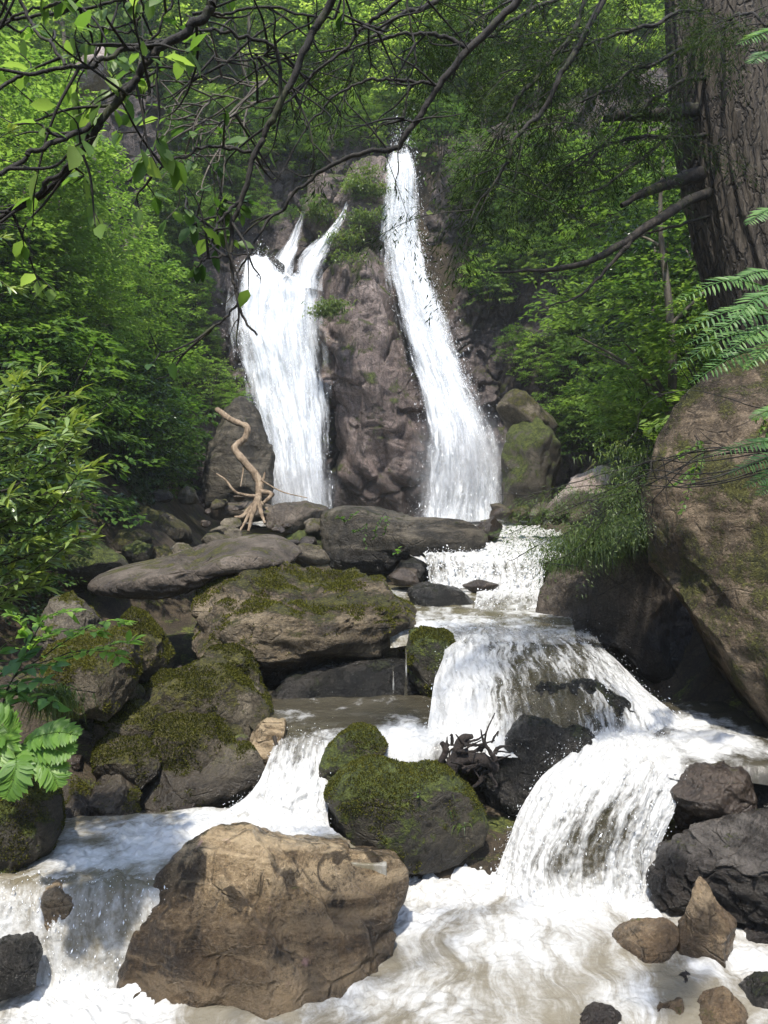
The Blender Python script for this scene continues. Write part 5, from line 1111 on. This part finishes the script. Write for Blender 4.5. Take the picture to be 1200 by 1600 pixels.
stalk_plant('broadleaf_plant', 'clump of broad pointed leaves below the seedling at the left edge', 'plant', (0, 1110, 4.4), [
    [(-10, 1130, 4.4), (10, 1090, 4.35), (30, 1070, 4.3), (70, 1065, 4.25)], [(-10, 1130, 4.4), (-10, 1080, 4.4), (10, 1045, 4.35), (40, 1030, 4.3)], [(-10, 1130, 4.4), (20, 1100, 4.3), (60, 1090, 4.25), (88, 1100, 4.2)], [(-10, 1130, 4.4), (-30, 1060, 4.4), (-10, 1030, 4.4), (0, 1020, 4.4)], [(-10, 1130, 4.4), (0, 1090, 4.4), (20, 1080, 4.35), (32, 1084, 4.3)], [(-10, 1150, 4.4), (20, 1060, 4.4), (50, 1045, 4.4), (85, 1040, 4.4)]], lf_frond, 12, .14, .5, 10, 3, up=.1, droop=.3)

def frond_plant(name, label, cat, base, frs, mat, seed, ll, aspect, n, group=None, ang=.75, droop=.1, part='frond'):
    """pinnate fronds: each frond is a rachis with paired leaflets, a mesh of its own"""
    rng = np.random.default_rng(seed); c = at(*base); o = obj(name, None, c, label=label, cat=cat, group=group)
    for pts, nn in frs:
        m_, r_ = sm(P3(pts), 60, .0035, .0012, .0, seed); T = nrm(np.gradient(m_, axis=0)); nn = nrm(np.array(nn, float)); pos, axs, nos, ls = [], [], [], []
        for q in range(n):
            k = int(6 + 53 * q / n); t = q / n; s_ = nrm(np.cross(T[k], nn))
            for sg in (-1, 1):
                pos.append(m_[k]); axs.append(nrm(T[k] * ang + s_ * sg + rng.normal(0, .07, 3) - nn * .12)); nos.append(nn + rng.normal(0, .15, 3)); ls.append(ll * (math.sin(math.pi * (t * .78 + .2)) ** .8) * rng.uniform(.9, 1.1))
        L = np.array(ls); V, Fc = leaves(np.array(pos), np.array(axs), np.array(nos), L, L * aspect, droop=droop, fold=.12)
        V2, F2 = tube([(m_, r_)], 6)
        F2t = np.concatenate([F2[:, [0, 1, 2]], F2[:, [0, 2, 3]]]) + len(V)
        VV = np.concatenate([V, V2]); rnd = np.concatenate([np.repeat(rng.uniform(.2, .9, len(L)), 7), np.full(len(V2), .3)])
        obj(part, mesh(part, VV - c, np.concatenate([Fc, F2t]), mat, {'rnd': rnd}), parent=o)
    return o
U_ = (-.15, -.75, .65)
frond_plant('fern', 'bright green fern with toothed fronds spreading over the dark bank at lower left', 'fern', (20, 1160, 3.9), [
    ([(30, 1165, 4.1), (60, 1150, 4.), (95, 1144, 3.95), (126, 1150, 3.9)], (0, -.6, .8)), ([(30, 1172, 4.1), (60, 1168, 4.), (90, 1170, 3.95), (114, 1180, 3.9)], (0, -.6, .8)), ([(30, 1165, 4.1), (45, 1165, 4.), (50, 1180, 3.95), (38, 1205, 3.9)], (.2, -.8, .5)),
    ([(20, 1160, 4.1), (0, 1150, 4.), (-20, 1160, 3.95), (-40, 1190, 3.9)], U_), ([(20, 1160, 4.1), (10, 1150, 4.), (5, 1165, 3.95), (-2, 1200, 3.9)], U_), ([(20, 1160, 4.1), (10, 1140, 4.1), (-10, 1125, 4.1), (-40, 1130, 4.1)], U_), ([(30, 1168, 4.05), (60, 1185, 3.95), (80, 1205, 3.9), (92, 1232, 3.88)], (0, -.7, .7)), ([(20, 1165, 4.05), (25, 1190, 3.9), (20, 1220, 3.86), (8, 1250, 3.84)], (.1, -.8, .5))], lf_fern, 13, .11, .40, 24)
fr = []
for (x0, y0, x1, y1, x2, y2, d_) in [(1240, 470, 1150, 445, 1052, 470, 2.7), (1250, 500, 1160, 490, 1050, 522, 2.65), (1250, 510, 1180, 500, 1068, 540, 2.6), (1230, 540, 1150, 530, 1044, 580, 2.7), (1230, 555, 1160, 560, 1075, 600, 2.6), (1260, 480, 1190, 470, 1130, 520, 2.5), (1260, 450, 1200, 432, 1140, 440, 2.75), (1270, 520, 1200, 520, 1120, 560, 2.5), (1280, 560, 1220, 540, 1160, 580, 2.5), (1260, 430, 1220, 455, 1160, 492, 2.55),
                                     (1240, 350, 1205, 335, 1165, 352, 2.8), (1240, 50, 1205, 55, 1150, 70, 3.), (1240, 95, 1200, 90, 1170, 100, 3.)]:
    fr.append(([(x0, y0, d_ + .25), (x1, y1 - 8, d_ + .1), (x2, y2, d_)], (rng.uniform(-.3, .1), -.62, .78)))
frond_plant('conifer_sprig', 'bright green feathery sprigs with flat needle leaves before the conifer trunk', 'branch', (1260, 500, 2.7), fr, lf_frond, 14, .062, .19, 24, ang=.55, part='frond')
fr = [([(x0, y0, d_ + .25), (x1, y1, d_ + .1), (x2, y2, d_)], (rng.uniform(-.3, .1), -.6, .8)) for (x0, y0, x1, y1, x2, y2, d_) in
      [(1260, 690, 1190, 690, 1105, 712, 3.), (1260, 700, 1200, 715, 1135, 742, 2.9), (1260, 715, 1215, 735, 1160, 762, 2.9), (1260, 700, 1215, 690, 1160, 700, 3.1), (1270, 740, 1220, 750, 1180, 775, 2.9), (1260, 650, 1210, 640, 1170, 655, 3.1)]]
frond_plant('conifer_sprig', 'bluish green feathery sprigs lower down, before the overhanging boulder', 'branch', (1260, 700, 3.), fr, lf_frond, 15, .052, .19, 24, ang=.55, part='frond')
# long drooping needle branch over the right hand boulder
rng = np.random.default_rng(8); polys = []; O, D, Ln = [], [], []
for k in range(11):
    ex = rng.uniform(785, 960); ey = np.interp(ex, [785, 960], [835, 800]) + rng.uniform(-45, 60); d_ = rng.uniform(5.2, 6.2)
    p = [(1240, 690 + rng.uniform(-10, 40), 5.1), (1100, 705 + rng.uniform(-8, 60), 5.2 + rng.uniform(-.1, .15)), (1000, 735 + rng.uniform(-15, 60), 5.4), (ex + 60, ey - 25, d_ - .1), (ex, ey, d_)]
    polys.append((p, .007, .002)); m_ = crom(P3(p), 60)
    for q in range(26):
        a = rng.integers(30, 60); O.append(m_[a]); D.append(nrm(np.array([-.6, rng.normal(0, .5), -.25]) + rng.normal(0, .4, 3))); Ln.append(rng.uniform(.10, .28))
ob = branch_thing('long low drooping needle branch reaching left over the grassy boulder', polys + [([(1200, 640, 5.1), (1080, 610, 5.2), (1010, 630, 5.3), (990, 680, 5.3), (960, 700, 5.3)], .004, .002)], 9, group=None, twigs=3, tl=.3, name='drooping_branch')
p, ax, no, l, wd, t = needle_spray(np.array(O), np.array(D), np.array(Ln), 34, rng, .03, .6)
V, Fc = leaf2(p, ax, no, l, wd * 1.1); c = np.array(ob.location)
obj('needles', mesh('needles', V - c, Fc, mat_leaf('soft_needle', [(.03, .055, .012), (.065, .10, .02), (.12, .16, .035)], .35), {'rnd': np.repeat(rng.uniform(0, 1, len(p)), 4)}, smooth=False), parent=ob)

# grass: hanging from boulders and in tufts
def grass(label, spots, seed, mat=lf_grass, hang=1.):
    """spots: (px, py, Y, radius in m, number, length)"""
    rng = np.random.default_rng(seed); VV, FF, off, rn = [], [], 0, []
    for (px, py, Y, r, n, ln) in spots:
        b = at(px, py, Y) + rng.normal(0, 1, (n, 3)) * np.array([r, r * .6, r * .35]); a = rng.uniform(0, 6.28, n); l = ln * rng.uniform(.5, 1.2, n)
        o_ = np.stack([np.cos(a), np.sin(a) * .7 - .45, np.zeros(n)], 1); wv = .004 * Y / 5
        s_ = np.stack([-np.sin(a), np.cos(a), np.zeros(n)], 1) * wv; t = np.linspace(0, 1, 5)
        for k in range(5):
            pass
        pts = b[:, None] + o_[:, None] * (t[None, :, None] * (l * .55)[:, None, None]); pts[..., 2] += (l[:, None] * (t * .75 - hang * 1.25 * t ** 2)[None])
        wd = (1 - t ** 2)[None, :, None]
        V = np.stack([pts - s_[:, None] * wd, pts + s_[:, None] * wd], 2).reshape(-1, 3)
        q = np.arange(4) * 2; f = np.stack([q, q + 1, q + 3, q + 2], 1); Fc = (f[None] + 10 * np.arange(n)[:, None, None]).reshape(-1, 4)
        VV.append(V); FF.append(Fc + off); off += len(V); rn.append(np.repeat(rng.uniform(0, 1, n), 10))
    obj('grass', mesh('grass', np.concatenate(VV), np.concatenate(FF), mat, {'rnd': np.concatenate(rn)}), kind='stuff', label=label, cat='grass')
grass('long grass hanging over the top of the notched boulder at right', [(900, 855, 8.4, .18, 420, .36), (950, 838, 8.4, .2, 520, .40), (1000, 830, 8.4, .2, 420, .40), (878, 880, 8.3, .1, 200, .26), (930, 862, 8.25, .16, 320, .36), (985, 765, 9.4, .2, 160, .22), (985, 735, 10., .25, 160, .22), (980, 705, 11., .3, 160, .22)], 4)
grass('tuft of long pale grass hanging above the fern at left', [(85, 1085, 4.6, .06, 240, .26), (70, 1100, 4.6, .05, 120, .2), (100, 1100, 4.7, .06, 120, .2)], 5)
grass('short grass tufts on the ledges between the two falls', [(520, 480, 21.6, .25, 300, .4), (505, 490, 21.6, .2, 200, .35), (540, 375, 23.2, .35, 300, .4), (570, 340, 23.4, .3, 300, .4), (590, 300, 23.6, .25, 250, .35), (565, 290, 23.6, .25, 250, .4), (500, 335, 24., .3, 250, .4), (540, 405, 22.6, .3, 200, .25), (575, 270, 23.8, .3, 250, .3)], 6, hang=.8)
grass('grass blades sprouting from the round mossy boulder', [(690, 1230, 5.55, .05, 26, .12), (700, 1262, 5.52, .03, 30, .12), (560, 1235, 5.55, .04, 10, .08), (720, 1290, 5.5, .02, 12, .1)], 7)
# weeds on the slab and the moss
stalk_plant('weed', 'small weed with round leaves on the left end of the slab', 'plant', (540, 815, 11.7), [[(540, 820, 11.75), (548, 808, 11.7), (556, 802, 11.65)], [(540, 820, 11.75), (535, 812, 11.7), (528, 808, 11.65)], [(545, 835, 11.7), (552, 830, 11.7), (560, 828, 11.6)]], lf_mid, 31, .09, .7, 9, 2)
stalk_plant('weed', 'weed straggling down the middle of the slab face', 'plant', (600, 810, 11.7), [[(602, 800, 11.7), (606, 815, 11.62), (600, 835, 11.6)], [(602, 800, 11.7), (590, 820, 11.62), (585, 840, 11.6)], [(575, 810, 11.7), (570, 830, 11.62), (572, 860, 11.6)]], lf_mid, 32, .07, .6, 12, 2)
stalk_plant('weed', 'single round leaved weed at the bottom of the slab face', 'plant', (621, 862, 11.7), [[(621, 868, 11.75), (620, 862, 11.65), (622, 856, 11.6)]], lf_fern, 33, .11, .9, 5, 0)
stalk_plant('weed', 'tiny bright weed on top of the round mossy boulder', 'plant', (655, 1243, 5.52), [[(655, 1250, 5.45), (656, 1244, 5.38), (655, 1238, 5.34)]], lf_fern, 34, .035, .7, 4, 0)
stalk_plant('vine', 'leafy vine trailing over the upper left of the overhanging boulder', 'plant', (1060, 700, 5.6), [[(1100, 690, 5.65), (1070, 706, 5.55), (1060, 715, 5.5)], [(1090, 690, 5.6), (1088, 730, 5.5), (1078, 760, 5.45), (1064, 805, 5.42)], [(1090, 720, 5.6), (1070, 745, 5.5), (1050, 760, 5.45)], [(1085, 680, 5.65), (1095, 700, 5.6), (1092, 735, 5.5)]], lf_mid, 35, .055, .6, 26, 2)
stalk_plant('vine', 'small leaved creeper at the right edge beside the conifer base', 'plant', (1200, 660, 5.), [[(1230, 600, 5.), (1200, 640, 4.95), (1185, 690, 4.95)], [(1240, 620, 5.), (1205, 650, 4.95), (1195, 700, 4.95)], [(1230, 560, 5.), (1190, 560, 5.), (1165, 575, 5.)], [(1240, 640, 5.), (1210, 640, 4.95), (1180, 655, 4.95)]], lf_bright, 36, .05, .6, 22, 2)

# ------------------------------------------------------------------ rubble between the boulders
pebs = []
for k in range(7):
    V, Fc = ico(4); r_ = np.random.default_rng(500 + k); sc = np.array([1, r_.uniform(.6, .9), r_.uniform(.4, .7)]); u = V.copy()
    for q in range(10):
        n_ = nrm(r_.normal(size=3)); ex = np.maximum(0, u @ n_ - r_.uniform(.6, .9)); u = u - n_ * ex[:, None]
    u = u * sc * (1 + .08 * fbm(V * 2 + k * 5, 3, k) + .03 * fbm(V * 7, 3, k))[:, None]
    pebs.append(mesh('stone', u, Fc, [m_bank, m_moss, m_wetbrown, m_bank, m_grey, m_bank, m_wetbrown][k]))
def stone(p, s, label, group):
    o = obj('stone', rs.choice(pebs), p, label=label, cat='stone', group=group); o.scale = [s * rs.uniform(.8, 1.25) for _ in range(3)]; o.rotation_euler = [rs.uniform(-.4, .4), rs.uniform(-.4, .4), rs.uniform(0, 6.28)]
for _ in range(70):
    px, py = rs.uniform(90, 400), rs.uniform(1080, 1330); lo = np.interp(px, [60, 150, 250, 400], [1290, 1310, 1300, 1250])
    if py > lo: continue
    y = np.interp(py, [1080, 1180, 1330], [6.9, 6.25, 5.55]) + rs.uniform(-.05, .25); stone(at(px, py, y), rs.uniform(.05, .16), 'broken stone among the rubble under the mossy boulders of the left bank', 'rubble on the left bank')
for _ in range(26):
    px, py = rs.uniform(205, 330), rs.uniform(1040, 1110); stone(at(px, py, np.interp(py, [1040, 1110], [7.6, 6.9])), rs.uniform(.05, .12), 'small flat stone in the pocket between the pointed boulder and the humped boulder', 'stones in the pocket below the cave')
for _ in range(46):
    px, py = rs.uniform(180, 520), rs.uniform(775, 870); stone(at(px, py, np.interp(py, [775, 870], [15, 11.2])), rs.uniform(.09, .26), 'loose stone scattered on the ledges around the bleached root', 'loose stones on the upper ledges')
for _ in range(16):
    px, py = rs.uniform(780, 900), rs.uniform(795, 815); stone(at(px, py, 15.5), rs.uniform(.12, .3), 'brown stone at the foot of the right bank by the plunge pool', 'stones by the plunge pool')

# ------------------------------------------------------------------ damp air of the gorge
t = NT('damp_air'); pv = t.n('VolumePrincipled', {'Color': (.86, .93, .95, 1), 'Density': .0012, 'Anisotropy': .2}); t.t.links.new(pv.outputs[0], t.out.inputs['Volume'])
bm = bmesh.new(); bmesh.ops.create_cube(bm, size=1); hz = bpy.data.meshes.new('haze'); bm.to_mesh(hz); bm.free(); hz.materials.append(t.m)
o = obj('haze', hz, (0, 17, 30), kind='stuff', label='thin damp haze hanging in the wooded gorge', cat='haze'); o.scale = (114, 100, 70)

t = NT('fall_mist'); tc = t.n('TexCoord').outputs['Object']
gr = t.n('TexGradient', {0: tc}, gradient_type='SPHERICAL').outputs[1]
ns = t.noise(tc, 2.2, 3, .6)
dn = t.math('MULTIPLY', t.math('MULTIPLY', t.smooth(gr, 0., .9), t.smooth(ns, .3, .7)), 1.5)
pv = t.n('VolumePrincipled', {'Color': (.95, .97, 1., 1), 'Density': dn, 'Anisotropy': .1}); t.t.links.new(pv.outputs[0], t.out.inputs['Volume'])
V, Fc = ico(3); mm = mesh('mist', V * 1.0, Fc, t.m)
for (px, py, Y, sx, sy, sz, lab) in [(725, 735, 21.2, 1.7, 1.3, 2.2, 'soft mist drifting off the lower half of the right fall'), (455, 765, 21.4, 1.5, 1.2, 1.1, 'soft mist at the foot of the left fall')]:
    o = obj('mist', mm, at(px, py, Y), kind='stuff', label=lab, cat='mist'); o.scale = (sx, sy, sz)
scene.cycles.volume_step_rate = 4.0

for o in C.objects:                                  # cobbles lie low in the froth
    if o.get('label', '').startswith(('tan cobble awash', 'low tan cobble', 'round brown cobble', 'flat rock awash', 'low brown rock half', 'dark streaming')): o.location.z -= .06
